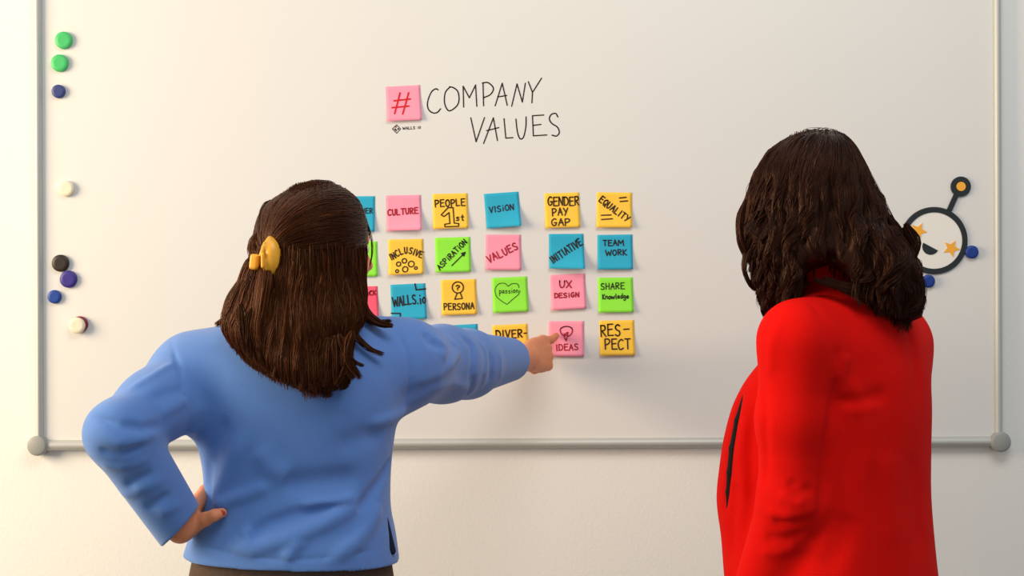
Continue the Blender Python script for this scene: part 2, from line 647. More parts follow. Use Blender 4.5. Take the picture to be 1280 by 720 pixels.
T = crop(440, 80, 4.5)
sm = lambda a: curve(a)
title = [sm(T((484, 145), (470, 140), (445, 160), (425, 215), (430, 255), (455, 275), (480, 272), (498, 252))),
         sm(T((552, 128), (525, 160), (520, 215), (535, 255), (555, 262), (590, 235), (602, 200), (595, 155), (570, 133), (548, 129))),
         T((628, 242), (625, 125), (660, 190), (695, 118), (702, 238)),
         T((740, 235), (737, 107)), sm(T((733, 107), (765, 105), (795, 135), (780, 170), (740, 190))),
         T((805, 235), (845, 108), (873, 232)), T((820, 185), (870, 177)),
         T((898, 237), (928, 112), (958, 214), (975, 108)),
         T((992, 100), (1015, 160)), T((1066, 80), (1015, 160), (1012, 218)),
         T((668, 303), (698, 437), (745, 302)),
         T((740, 447), (795, 303), (818, 430)), T((757, 375), (825, 358)),
         T((855, 308), (865, 417), (905, 414)),
         sm(T((922, 310), (930, 380), (945, 420), (965, 410), (978, 350), (979, 298))),
         T((1078, 287), (1015, 291), (1020, 404), (1096, 399)), T((1020, 345), (1062, 340)),
         sm(T((1158, 298), (1145, 278), (1120, 285), (1110, 310), (1125, 335), (1155, 355), (1166, 385), (1150, 405), (1125, 400)))]
for w_, word in ((title[:10], 'COMPANY'), (title[10:], 'VALUES')):
    o = from_bm('lettering', ink(w_, 1.55, on_board), board, M_brown)
    o['label'] = 'thin brown black handwriting reading ' + word

# small printed mark below the hash note
L = crop(480, 140, 18)
bm = ink([L((282, 290), (372, 380), (286, 478), (188, 380), (282, 290))], 0.95, on_board, mi=0)
ink([L((235, 385), (275, 425)), L((250, 375), (285, 412))], 1.0, on_board, bm, 0)
ink([L((318, 380), (322, 382))], 2.2, on_board, bm, 0)
ink([L((268, 335), (272, 340))], 2.0, on_board, bm, 1)
ink(text('WALLS', [(503.4, 161.9), (518.8, 161.3)], 3.2, .35), 0.75, on_board, bm, 0)
ink(text('IO', [(521.2, 161.1), (525.8, 161)], 3.0, .35), 0.75, on_board, bm, 1)
o = from_bm('printed_logo', bm, board, [M_brown, M_orange])
o['label'] = 'tiny printed diamond mark and word'

# ------------------------------------------------------------------ sticky notes
def note(color, corners, label, strokes=(), ink_m=None, w=1.7, curl=0.006, side=0.0, extra=None):
    """corners: the four pixel corners TL TR BR BL of a square note stuck by its top edge"""
    c = np.array(corners, float)
    W = [at(x, y, YB) for x, y in c]
    TL, TR, BR_, BL_ = [np.array([p[0], p[2]]) for p in W]
    top = (TL + TR) / 2
    ang = math.atan2(TR[1] - TL[1], TR[0] - TL[0])
    mid = (TL + TR + BR_ + BL_) / 4

    def bend(u, v):                                           # how far the sheet stands off the board
        return 0.0006 + curl * max(0, v - .25)**2 * (1 + side * (u - .5) * 2) * 1.8

    def surf(u, v, lift=0.0):
        p = TL * (1 - u) * (1 - v) + TR * u * (1 - v) + BR_ * u * v + BL_ * (1 - u) * v
        return (p[0], YB - bend(u, v) - lift, p[1])
    # inverse: photo pixel -> (u, v)
    A = np.array([TR - TL, BL_ - TL]).T
    Ai = np.linalg.inv(A)

    def place(x, y, lift):
        p = at(x, y, YB)
        u, v = Ai @ (np.array([p[0], p[2]]) - TL)
        return surf(u, v, lift + 0.0003)
    root = empty('sticky_note', (mid[0], YB, mid[1]), label, 'sticky note', 'sticky notes on the whiteboard')
    n = 12
    V = [surf(i / n, j / n) for j in range(n + 1) for i in range(n + 1)]
    F = [(j * (n + 1) + i, j * (n + 1) + i + 1, (j + 1) * (n + 1) + i + 1, (j + 1) * (n + 1) + i) for j in range(n) for i in range(n)]
    o = from_arrays('paper', V, [f[::-1] for f in F], root, PAPER[color], False)
    md = o.modifiers.new('thick', 'SOLIDIFY'); md.thickness = 0.0003; md.offset = -1
    if len(strokes):
        bm = ink(strokes, w, place)
        if extra: ink(extra[0], extra[1], place, bm)
        from_bm('lettering', bm, root, ink_m)
    return root


def sq(tl, tr, br, bl): return (tl, tr, br, bl)


K2, K3, K4, K5 = crop(440, 230, 6), crop(620, 230, 6), crop(440, 340, 7.11), crop(600, 340, 6)
note('pink', sq((481.8, 108.5), (525, 106.3), (527.7, 150), (484, 152)), 'pink sticky note with a red hash sign beside the COMPANY VALUES writing',
     [T((270, 163), (240, 280)), T((318, 162), (285, 282)), T((236, 207), (327, 197)), T((226, 246), (319, 237))], M_red, 2.0)
# first row
note('blue', sq((425, 245.5), (468.7, 245.2), (468.7, 289.5), (425, 289.5)), 'blue sticky note half hidden by hair, left of the CULTURE note',
     text('TOGETHER', [(427, 267), (466, 266.5)], 6.2), M_ink, 1.2)
note('pink', sq((482, 244.5), (526, 243.5), (527.5, 287.5), (483.5, 289)), 'pink sticky note reading CULTURE in red marker',
     text('CULTURE', [(485, 269.3), (522.5, 267)], 7.3), M_dred, 1.6, 0.009, .5)
note('yellow', sq((540.5, 242.5), (584.5, 241.5), (586, 285), (541.5, 286.5)), 'yellow sticky note reading PEOPLE 1st with an outlined numeral',
     text('PEOPLE', [(544, 259), (581.5, 257)], 8.5) + [K2((668, 232), (720, 178), (757, 178), (765, 295), (800, 300), (797, 320), (697, 322), (695, 303), (733, 298), (727, 215), (690, 245), (668, 232))]
     + text('st', [(570, 276.3), (579.7, 276.2)], 7.5), M_brown, 1.5)
note('blue', sq((604.8, 242.5), (648, 239.5), (651.8, 282.5), (608.5, 286)), 'blue sticky note reading VISION, tilted anticlockwise in the top row',
     text('VISiON', [(612, 266), (642.5, 262.5)], 7.2), M_ink, 1.3, 0.010, .6)
note('yellow', sq((680.3, 241.7), (724, 240.5), (725.3, 284), (681.7, 285.3)), 'yellow sticky note reading GENDER PAY GAP on three lines',
     text('GENDER', [(685, 257.2), (724, 256.4)], 10.5, .22) + text('PAY', [(690.5, 269.8), (710, 269)], 9) + text('GAP', [(689.5, 282.5), (712.5, 282)], 8.5), M_brown, 1.6)
note('yellow', sq((746, 240.3), (790, 240.7), (790, 284.5), (745.3, 284.5)), 'yellow sticky note reading EQUALITY on a slant with two equals signs',
     text('EQUALITY', [(748, 251.5), (782.5, 278)], 8.0, .3) + [K3((925, 105), (975, 100)), K3((930, 132), (985, 127)), K3((788, 235), (860, 233)), K3((790, 267), (870, 262))], M_brown, 1.6, 0.007)
# second row
note('green', sq((428, 302), (471.5, 301.8), (472.3, 345.3), (428.5, 345.6)), 'blank green sticky note half hidden by hair, left of the INCLUSIVE note', curl=0.004)
note('yellow', sq((485, 299.5), (529, 298.5), (530, 342), (486, 344)), 'yellow sticky note reading INCLUSIVE in an arc over small circles',
     text('INCLUSIVE', [(489.3, 325.3), (507.5, 317), (527, 322.5)], 7.8, .3) + [K2(*[(x, y) for x, y in circle(a, b, r)]) for a, b, r in ((350, 602, 16), (393, 578, 17), (445, 603, 22), (340, 655, 11), (400, 642, 20), (480, 634, 10))], M_brown, 1.5, 0.008)
note('green', sq((543.5, 297.3), (587.7, 296), (588.8, 339.5), (545, 340.7)), 'green sticky note reading ASPIRATION above a rising arrow',
     text('ASPiRATiON', [(550.3, 337.4), (584.2, 303.2)], 6.6, .28) + [K2((750, 612), (850, 512)), K2((822, 520), (850, 512), (840, 540), (822, 520)), K2((830, 525), (845, 515), (840, 532))], M_ink, 1.35)
note('pink', sq((607, 293.2), (651, 293.3), (651.7, 337.5), (606.8, 337.3)), 'pink sticky note reading VALUES on a rising slant',
     text('VALUES', [(611.3, 328.6), (647.5, 311.2)], 8.8, .3), M_dred, 1.55)
note('blue', sq((686, 292.5), (729.2, 292.2), (731, 336), (686.5, 335.7)), 'blue sticky note reading INITIATIVE on a rising slant',
     text('INITIATIVE', [(691, 329.5), (728, 305)], 8.8, .3), M_ink, 1.6, 0.013, .5)
note('blue', sq((746.7, 293.7), (790.5, 293), (791, 336.5), (747, 337)), 'blue sticky note reading TEAM WORK on two lines',
     text('TEAM', [(754, 307.3), (779, 306.8)], 6.8) + text('WORK', [(757, 319.3), (783, 318.7)], 6.8), M_ink, 1.4, 0.007)
# third row
note('rose', sq((430, 358.4), (471.7, 357.6), (474, 400.5), (431.5, 401.5)), 'deep pink sticky note half hidden by hair, beside the blue bracketed note',
     text('FEEDBACK', [(432, 369.8), (470.3, 368.8)], 5.5), M_dred, 1.3, 0.008)
note('blue', sq((488, 356), (531.5, 354), (534, 398), (490, 399.8)), 'blue sticky note with black corner brackets and a web address',
     text('WALLS.io', [(491.2, 382.8), (532.3, 378.4)], 11.3, .22) + [K4((560, 105), (570, 158), (652, 150)), K4((352, 367), (430, 367), (430, 420))], M_ink, 1.7, 0.008)
note('yellow', sq((551, 350), (595, 348.7), (596.5, 392.5), (552.3, 394)), 'yellow sticky note reading PERSONA under a drawn head with question mark',
     text('PERSONA', [(555, 387.6), (592.5, 386.3)], 7.8, .3) + [K4(*[(x, y) for x, y in circle(940, 137, 50)]), K4((935, 187), (912, 243), (980, 235), (962, 185))] + text('?', [(569.5, 362.3), (575, 362.3)], 5.6), M_brown, 1.45)
note('green', sq((614.7, 347.5), (658.7, 345.5), (660.8, 388.8), (616.7, 391.2)), 'green sticky note with the word passion inside a heart',
     [sm(K5((210, 108), (185, 85), (140, 90), (112, 130), (125, 185), (165, 220), (202, 243))), sm(K5((202, 243), (245, 205), (290, 165), (297, 140))), sm(K5((210, 108), (240, 88), (280, 90), (292, 118)))]
     + text('passion', [(624, 367), (648, 366)], 6.0), M_ink, 0.75)
note('pink', sq((687.5, 343.7), (731.2, 341.7), (733, 385.3), (689.2, 387.8)), 'pink sticky note reading UX DESIGN in dark red',
     text('UX', [(699, 359.6), (714.5, 359.8)], 8.8, .2) + text('DESiGN', [(693.3, 372.5), (723.5, 371.2)], 5.6), M_dred, 1.5)
note('green', sq((747.2, 347.2), (790.8, 346.7), (792, 390), (747.8, 390.8)), 'green sticky note reading SHARE Knowledge',
     text('SHARE', [(751, 362), (780.3, 361.3)], 7.6) + text('Knowledge', [(753, 373.9), (785.5, 373)], 6.0, .22), M_ink, 1.15)
# fourth row
note('green', sq((491, 412.5), (534.8, 410.6), (536.3, 454), (492.5, 456)), 'green sticky note above the blue sleeve, only a corner showing', curl=0.004)
note('blue', sq((552.5, 407.2), (596.8, 404.7), (598.5, 448.5), (554.5, 451)), 'blue sticky note cut off by the pointing arm, below the PERSONA note',
     text('CARE', [(558.8, 432), (592, 430)], 9.5), M_ink, 1.4, 0.006)
note('yellow', sq((615, 406.7), (659.2, 404.5), (660.8, 448), (617, 450)), 'yellow sticky note reading DIVER- cut off by the pointing arm',
     text('DIVER-', [(620.3, 422.8), (658.8, 421)], 9.6, .3), M_brown, 1.7, 0.005)
note('pink', sq((685.8, 401.3), (730, 401.3), (730, 445.3), (686, 445.3)), 'pink sticky note reading IDEAS under a light bulb, at the pointing finger',
     text('IDEAS', [(695, 438.4), (723, 437.2)], 7.4, .3) + [sm(K5((632, 482), (606, 455), (604, 425), (640, 408), (680, 415), (693, 440), (680, 470), (655, 484))), K5((638, 505), (632, 462), (645, 475), (648, 455), (660, 452), (650, 505)), K5((643, 505), (645, 515)), K5((640, 500), (650, 512))], M_dred, 1.35, 0.005)
note('yellow', sq((748.8, 400.8), (792.5, 400), (793.7, 443.7), (750, 444.5)), 'yellow sticky note reading RES-PECT on two lines',
     text('RES', [(751, 420.3), (775.4, 419.3)], 14, .25) + [K5((1078, 430), (1116, 427))] + text('PECT', [(756.3, 436.8), (787.8, 435.8)], 12.5, .22), M_brown, 1.7, 0.006)


# ------------------------------------------------------------------ round magnets
def magnet(px, py, rpx, colors, label, th=0.008, ribs=False):
    p = at(px, py, YB - th)
    r = rpx * 1.72e-3
    bm = bmesh.new()
    y = YB
    for i, c in enumerate(colors):
        ys = y
        ye = y - th
        dx = 0.004 * i
        prof = [(0, ys), (r * .96, ys), (r, ys - .001), (r * .985, ye + .0015), (r * .95, ye), (r * .55, ye + .0001), (0, ye + .0002)]
        bm_lathe_y(bm, p[0] + (0.003 if i == 0 and len(colors) > 1 else 0), p[2] + (0.002 if i == 0 and len(colors) > 1 else 0), prof, 44)
        break
    root = from_bm('round_magnet', bm, None, colors[0], True)
    root.data.transform(Matrix.Translation((-p[0], -YB, -p[2])))
    root.location = (p[0], YB, p[2])
    tag(root, label, 'magnet', 'round magnets on the whiteboard')
    return root


def plastic(n, c, r=.45): return mat(n, c, r, .4)


P_green = plastic('green_plastic', srgb(70, 190, 108))
P_navy = plastic('navy_plastic', srgb(52, 64, 122))
P_blue = plastic('blue_plastic', srgb(30, 66, 150))
P_royal = plastic('royal_blue_plastic', srgb(24, 58, 140))
P_indigo = plastic('indigo_plastic', srgb(56, 44, 132))
P_white = plastic('cream_plastic', srgb(236, 224, 200))
P_black = plastic('black_plastic', srgb(46, 34, 28))
P_maroon = plastic('maroon_plastic', srgb(130, 24, 50))
magnet(79, 50, 10.9, [P_green], 'green round magnet, topmost on the left of the whiteboard')
magnet(74, 78.5, 10.9, [P_green], 'green round magnet, the lower of the two green ones')
magnet(72.5, 114, 8.5, [P_navy], 'small navy magnet just below the two green magnets')
magnet(82, 235.5, 10, [P_white], 'white round magnet alone halfway down the left side', 0.009)
magnet(75, 329, 10.8, [P_black], 'black round magnet touching the indigo one below')
magnet(85, 349, 10.8, [P_indigo], 'large indigo magnet right below the black magnet')
magnet(67.5, 371, 8.5, [P_blue], 'small blue magnet below the black and indigo magnets')
# a white magnet stuck on top of a maroon one
a = magnet(99, 405.5, 10.2, [P_maroon], 'maroon round magnet peeking out behind a white magnet', 0.008)
b = magnet(95.5, 407, 10.2, [P_white], 'white round magnet stuck on a maroon one, lowest on the left', 0.008)
b.location.y = YB - 0.008
q = at(95.5, 407, YB - 0.016); b.location.x, b.location.z = q[0], q[2]
magnet(1215.5, 315, 8.2, [P_royal], 'blue round magnet at the right edge of the smiling face')
magnet(1161, 351.5, 8.2, [P_royal], 'blue round magnet under the smiling face')

# ------------------------------------------------------------------ smiling face magnet
E6 = crop(1080, 200, 4)
fc = E6((348, 403))[0]
P_dark = plastic('charcoal_plastic', srgb(34, 40, 42), .5)
P_face = plastic('white_card', srgb(240, 236, 228), .5)
P_star = plastic('orange_card', srgb(250, 176, 58), .5)
c0 = at(fc[0], fc[1], YB)
face = empty('face_magnet', (c0[0], YB, c0[2]), 'round smiling face magnet with black rim, orange star eyes and antenna', 'magnet')
mpp = 1.724e-3
bm = bmesh.new()
bm_lathe_y(bm, c0[0], c0[2], [(35.2 * mpp, YB), (42 * mpp, YB), (42 * mpp, YB - .0035), (41.5 * mpp, YB - .004), (35.6 * mpp, YB - .004), (35.2 * mpp, YB - .0035), (35.2 * mpp, YB)], 72)
from_bm('rim', bm, face, P_dark)
bm = bmesh.new()
bm_lathe_y(bm, c0[0], c0[2], [(0, YB), (35.2 * mpp, YB), (35.2 * mpp, YB - .0022), (0, YB - .0022)], 72)
from_bm('face_plate', bm, face, P_face)


def plate(name, pts, y0, y1, m, parent):
    bm = bmesh.new()
    W = [at(x, y, YB) for x, y in pts]
    f = bm.faces.new([bm.verts.new((p[0], y1, p[2])) for p in W])
    r = bmesh.ops.extrude_face_region(bm, geom=[f])
    for v in r['geom']:
        if isinstance(v, bmesh.types.BMVert):
            v.co.y = y0
    bmesh.ops.recalc_face_normals(bm, faces=bm.faces)
    return from_bm(name, bm, parent, m)


def star(cx, cy, R, rot):
    return [(cx + (R if i % 2 == 0 else R * .46) * math.sin(rot + i * math.pi / 5), cy - (R if i % 2 == 0 else R * .46) * math.cos(rot + i * math.pi / 5)) for i in range(10)]


s1, s2 = E6((270, 355), (435, 442))
for s in (s1, s2):
    plate('star_eye', star(s[0], s[1], 11, math.radians(26)), YB - .0021, YB - .0032, P_star, face)
m0 = E6((331, 433))[0]
ma = math.atan2(452 - 413, 368 - 295)
plate('mouth', [(m0[0] + 10.3 * math.cos(ma + t), m0[1] + 10.3 * math.sin(ma + t)) for t in np.linspace(0, math.pi, 24)], YB - .0021, YB - .0031, P_dark, face)
a1, a2 = E6((425, 252), (466, 160))
d = unit(a2 - a1); n = np.array([-d[1], d[0]]) * 3.2
plate('antenna', [a1 + n, a2 + n, a2 - n, a1 - n], YB, YB - .004, P_dark, face)
k0 = E6((482, 133))[0]; kp = at(k0[0], k0[1], YB)
bm = bmesh.new()
bm_lathe_y(bm, kp[0], kp[2], [(0, YB), (12.5 * mpp, YB), (12.5 * mpp, YB - .0040), (12 * mpp, YB - .0045), (0, YB - .0045)], 48)
tip = from_bm('antenna_tip', bm, face, P_dark)
bm = bmesh.new()
bm_lathe_y(bm, kp[0], kp[2], [(0, YB - .0044), (5.7 * mpp, YB - .0044), (5.7 * mpp, YB - .0056), (0, YB - .0056)], 32)
from_bm('dot', bm, tip, P_star)

# ------------------------------------------------------------------ people: shared builders
def rot_frame(fwd, up=(0, 0, 1)):
    """columns: right, forward, up"""
    f = unit(fwd)
    r = unit(np.cross(f, up))
    return np.stack([r, f, np.cross(r, f)], 1)


def add_head(F, c, R, s=0.95):
    c = np.asarray(c, float)
    L = lambda x, y, z: c + R @ (np.array([x, y, z]) * s)
    e = lambda p, r, k=.02, op='u': F.ell(L(*p), np.array(r) * s, R, k, op)
    k = lambda a, b, ra, rb, kk=.015, op='u': F.cone(L(*a), L(*b), ra * s, rb * s, kk, op)
    e((0, -.015, .035), (.075, .096, .086))                        # skull
    e((0, .025, -.035), (.060, .066, .080), .03)                   # face
    k((-.045, .01, -.07), (0, .066, -.098), .022, .018, .03)       # jaw
    k((.045, .01, -.07), (0, .066, -.098), .022, .018, .03)
    k((-.04, .07, .022), (.04, .07, .022), .014, .014, .02)        # brow
    for sx in (-1, 1):
        e((sx * .031, .092, .004), (.015, .013, .010), .012, 's')  # eye sockets
        e((sx * .031, .074, .004), (.0135, .0135, .0125), .004)    # eyeballs under the lids
        e((sx * .042, .062, -.03), (.02, .018, .018), .02)         # cheeks
        e((sx * .080, -.008, -.008), (.008, .020, .032), .008)     # ears
        e((sx * .087, -.004, -.006), (.004, .011, .020), .006, 's')
    k((0, .088, .012), (0, .106, -.026), .008, .0115, .012)        # nose
    k((-.011, .094, -.03), (.011, .094, -.03), .007, .007, .008)
    k((-.018, .082, -.055), (.018, .082, -.055), .006, .006, .008)  # lips
    k((-.015, .082, -.064), (.015, .082, -.064), .0065, .0065, .006)
    return L


def add_hand(F, Wp, f, s, right, bends, thumb, r=.0085, size=1.0, spread=(.06, .02, -.03, -.09)):
    """Wp wrist, f towards the knuckles, s towards the thumb side; bends: three joint angles (degrees) for index..little; thumb: its joints"""
    Wp = np.asarray(Wp, float)
    f = unit(f)
    s = unit(np.asarray(s, float) - f * np.dot(s, f))
    n = np.cross(f, s) if right else np.cross(s, f)                # out of the back of the hand
    off = (.027, .009, -.009, -.026)
    klen = (.088, .090, .085, .076)
    flen = ((.042, .026, .021), (.046, .029, .022), (.043, .027, .021), (.033, .021, .018))
    tips = []
    F.ell(Wp + f * .048 * size + n * -.003, np.array([.036, .047, .0135]) * size, np.stack([s, f, n], 1), .02)
    for i in range(4):
        kn = Wp + f * klen[i] * size + s * off[i] * size + n * (.002 if i in (1, 2) else -.001)
        F.cone(Wp + s * off[i] * .55 * size, kn, .0132 * size, .0105 * size, .008)
        p, a = kn, 0.0
        fd = unit(f + s * spread[i])
        for j in range(3):
            if np.ndim(bends[i][j]):
                q = np.asarray(bends[i][j])
            else:
                a += math.radians(bends[i][j])
                q = p + (fd * math.cos(a) - n * math.sin(a)) * flen[i][j] * size
            rr = r * (1.06 - .07 * i * .5 - .1 * j) * size
            F.cone(p, q, rr * 1.04, rr * .95, .003 if j else .006)
            p = q
        tips.append(p)
    tr = [.0145, .0115, .0098, .0082]
    for j in range(len(thumb) - 1):
        F.cone(thumb[j], thumb[j + 1], tr[j] * size, tr[j + 1] * size, .012 if j == 0 else .004)
    return tips, n


def person_mesh(name, F, lo, hi, h, parent, m, it=1):
    V, Q = F.mesh(lo, hi, h)
    if it:
        V = smooth_verts(V, Q, it, .4)
    return from_arrays(name, V, Q, parent, m)


def tubes(P, Rad, tone, n=3):
    """P: strands x points x 3, Rad: strands x points -> thin tubes"""
    N, K, _ = P.shape
    T_ = np.gradient(P, axis=1)
    T_ /= np.maximum(np.linalg.norm(T_, axis=2, keepdims=True), 1e-9)
    ref = np.array([0.31, -0.87, 0.38])
    U = np.cross(T_, ref); U /= np.maximum(np.linalg.norm(U, axis=2, keepdims=True), 1e-6)
    Vv = np.cross(T_, U)
    a = np.arange(n) * 2 * math.pi / n
    R = P[:, :, None, :] + Rad[:, :, None, None] * (np.cos(a)[None, None, :, None] * U[:, :, None, :] + np.sin(a)[None, None, :, None] * Vv[:, :, None, :])
    V = R.reshape(-1, 3)
    base = (np.arange(N)[:, None, None] * K + np.arange(K - 1)[None, :, None]) * n
    i = np.arange(n)[None, None, :]
    j = (i + 1) % n
    Fq = np.stack([base + i, base + j, base + n + j, base + n + i], -1).reshape(-1, 4)
    return V, Fq, np.repeat(tone, K * n)


def grow(F, seeds, flow, length, step, rad, off, noise=.12, taper=.5, hang=0.03, seed=3):
    """strands that follow the flow over the surface of F; where the surface turns under they leave it and hang"""
    g = np.random.default_rng(seed)
    N = len(seeds)
    K = int(length / step)
    P = seeds.copy()
    o = off[0] + (off[1] - off[0]) * g.random(N)
    out = np.zeros((N, K, 3))
    wob = g.normal(0, noise, (N, 3))
    left = np.full(N, hang) * (0.3 + 1.2 * g.random(N))
    stop = np.zeros(N, bool)
    last = np.tile(np.array([0, 0, -1.0]), (N, 1))
    for k in range(K):
        gr = F.grad(P)
        d = F.eval(P)
        under = (gr[:, 2] < -.55)
        P = np.where((under | stop)[:, None], P, P - gr * (d - o)[:, None] * .8)
        out[:, k] = P
        v = flow(P, k * step) + wob
        vt = v - gr * np.sum(v * gr, 1, keepdims=True)
        v = np.where(under[:, None], last * .6 + np.array([0, 0, -.5]), vt)
        v /= np.maximum(np.linalg.norm(v, axis=1, keepdims=True), 1e-9)
        left = left - under * step
        stop |= left < 0
        last = v
        P = P + v * step * (~stop)[:, None]
        wob = wob * .92 + g.normal(0, noise * .35, (N, 3))
    # re-space each strand evenly (finished strands repeat their last point)
    t = np.linspace(0, 1, K)
    seg = np.concatenate([np.zeros((N, 1)), np.cumsum(np.linalg.norm(np.diff(out, axis=1), axis=2), 1)], 1)
    res = np.zeros_like(out)
    for i in range(N):
        L_ = max(seg[i, -1], 1e-6)
        for a in range(3):
            res[i, :, a] = np.interp(t * L_, seg[i], out[i, :, a])
    return res, rad * (1 - taper * t**2)[None, :] * (.7 + .6 * g.random(N))[:, None]


def lock(pts, r0, r1, n, rad=.0006, curl=0.0, turns=0.0, K=22, seed=0, flat=1.0):
    """a tress: n strands around a guide line, swelling to r0 and closing to r1 at the tip, optionally spiralling"""
    g = np.random.default_rng(seed)
    G_ = curve(pts, 10)
    s = np.linspace(0, len(G_) - 1, K)
    G_ = np.stack([np.interp(s, np.arange(len(G_)), G_[:, a]) for a in range(3)], 1)
    t = np.linspace(0, 1, K)
    T_ = np.gradient(G_, axis=0); T_ /= np.maximum(np.linalg.norm(T_, axis=1, keepdims=True), 1e-9)
    U = np.cross(T_, np.array([.2, -.9, .3])); U /= np.maximum(np.linalg.norm(U, axis=1, keepdims=True), 1e-9)
    Vv = np.cross(T_, U)
    out = np.zeros((n, K, 3))
    for i in range(n):
        a0, rr = g.random() * 2 * math.pi, math.sqrt(g.random())
        a = a0 + turns * 2 * math.pi * t
        w = (r0 + (r1 - r0) * t) * rr * np.minimum(1, t * 5 + .25)
        c = G_ + curl * (np.cos(turns * 2 * math.pi * t)[:, None] * U + np.sin(turns * 2 * math.pi * t)[:, None] * Vv)
        e = .9 + .2 * g.random()
        tt = np.clip(t * e, 0, 1)
        q = c + (np.cos(a) * w)[:, None] * U + (np.sin(a) * w * flat)[:, None] * Vv
        q = np.stack([np.interp(tt, t, q[:, b]) for b in range(3)], 1)
        out[i] = q + g.normal(0, .0006, (1, 3)) + np.cumsum(g.normal(0, .00022, (K, 3)), 0)
    return out, rad * (1 - .6 * t**2)[None, :] * (.7 + .6 * g.random(n))[:, None]


def lock_layer(F, seeds, flow, length, n, r0, r1, off, curl, turns, seed, hang=.02, rad=.0006):
    Gd, _ = grow(F, seeds, flow, length, .008, .001, (off, off), .04, .5, hang, seed)
    g = np.random.default_rng(seed)
    out, rr = [], []
    for i, q in enumerate(Gd):
        if np.linalg.norm(q[-1] - q[0]) < .03 or np.linalg.norm(q[-1] - q[0]) > .4:
            continue
        P_, R_ = lock(q[::2], r0 * g.uniform(.7, 1.3), r1, n, rad, curl * g.uniform(.5, 1.5), turns * g.uniform(.7, 1.3), seed=seed * 100 + i, flat=.6)
        out.append(P_); rr.append(R_)
    return np.concatenate(out), np.concatenate(rr)


def hair_object(parent, base, strands, m, g):
    """base: (V, F) solid under-layer; strands: list of (points, radii, tone mean)"""
    Vs, Fs, Ts = [base[0]], [base[1]], [np.full(len(base[0]), .12)]
    nv = len(base[0])
    for P, R, tm in strands:
        N = len(P)
        tone = np.clip(tm + g.normal(0, .17, N), 0, 1)
        V, Fq, Tn = tubes(P, R, tone)
        Vs.append(V); Fs.append(Fq + nv); Ts.append(Tn)
        nv += len(V)
    o = from_arrays('hair', np.concatenate(Vs), np.concatenate(Fs), parent, m)
    at_ = o.data.attributes.new('tone', 'FLOAT', 'POINT')
    at_.data.foreach_set('value', np.concatenate(Ts).astype(np.float32))
    return o


def lower_body(F, hipc, hz, right, floor_feet, rs):
    """legs of a standing figure; right = its right-hand direction"""
    fw = np.array([-right[1], right[0], 0])
    for sgn, foot in zip((-1, 1), floor_feet):
        hip = np.array([hipc[0], hipc[1], hz]) + right * sgn * .085
        ank = np.array([foot[0], foot[1], .085])
        knee = (hip + ank) / 2 + fw * .02 + np.array([0, 0, .03])
        F.chain([hip, knee, ank], rs, .04)
        F.cone(ank, ank + fw * .02 - np.array([0, 0, .03]), .036, .034, .02)
        F.cone(ank - np.array([0, 0, .045]) - fw * .02, ank - np.array([0, 0, .06]) + fw * .13, .034, .022, .02)


def shoe(parent, foot, fw, name='shoe'):
    F = Field()
    a = np.array([foot[0], foot[1], 0])
    F.cone(a + [0, 0, .055] - fw * .02, a + fw * .06 + [0, 0, .05], .046, .046, .02)
    F.cone(a + fw * .06 + [0, 0, .05], a + fw * .15 + [0, 0, .035], .046, .034, .02)
    F.cone(a + [0, 0, .06], a + [0, 0, .12], .044, .046, .02)
    lo = a - .2; hi = a + .3
    F.prims.append((lambda P: P[:, 2] - .002, a, 1.0, .004, 's'))
    return person_mesh(name, F, (a[0] - .25, a[1] - .25, -.02), (a[0] + .25, a[1] + .25, .2), .005, parent, M_shoe)


# ------------------------------------------------------------------ the woman in blue
YL = -0.72                                                         # depth of her trunk


def pxz(py, y): return at(640, py, y)[2]


def pl(px, py, y=YL): return at(px, py, y)


def lv(py, c, hw, cy, ry):
    p, q = at(c, py, cy), at(c + hw, py, cy)
    return (p[2], p[0], cy, q[0] - p[0], ry)


her = empty('person', (pl(366, 600)[0], YL, 0), 'person in blue sweatshirt seen from behind, pointing at the notes, hand on hip', 'person', 'people at the whiteboard')

sh_R, el_R, wr_R = at(503, 455, -.66), at(583, 455, -.40), at(660, 447, -.165)
sh_L, el_L, wr_L = at(243, 470, -.72), at(149, 542, -.90), at(226, 659, -.815)
fw_L = unit([.80, .60, 0])                                         # where she faces
headL = at(398, 314, -.710)
RL = rot_frame(fw_L)

B = Field()                                                        # body under the clothes
B.loft([lv(790, 364, 112, YL + .005, .095), lv(740, 364, 118, YL, .105), lv(700, 365, 110, YL, .098), lv(650, 370, 100, YL, .085), lv(600, 371, 98, YL, .082), lv(550, 367, 106, YL, .09),
        lv(500, 370, 116, YL, .095), lv(450, 370, 112, YL, .085), lv(420, 375, 80, YL, .06), lv(400, 382, 45, YL, .05)], 0, 2.2)
B.cone(at(385, 415, YL), headL + RL @ np.array([0, -.02, -.07]), .055, .05, .03)
LL = add_head(B, headL, RL, .90)
fdirL = unit(wr_L - el_L)
B.chain([at(385, 430, YL), sh_R, el_R, wr_R], [.05, .048, .036, .025], .03)
B.chain([at(370, 430, YL), sh_L, el_L, wr_L], [.05, .048, .036, .025], .03)
# pointing hand: index out, the others folded
hf = unit(at(683, 441, -.085) - wr_R)
thR = [wr_R + hf * .028 + np.array([-.012, .0, .012]), wr_R + hf * .058 + np.array([-.034, .006, .008]), wr_R + hf * .085 + np.array([-.030, .012, -.012]), wr_R + hf * .096 + np.array([-.018, .01, -.028])]
tipsR, nR = add_hand(B, wr_R, hf, (-.30, .1, 1), True, [(at(688, 425, -.058), at(692.5, 421.5, -.036), at(695, 419.5, -.023)), (78, 88, 40), (84, 92, 45), (88, 92, 45)], thR, size=1.04, spread=(.06, .0, -.18, -.42))
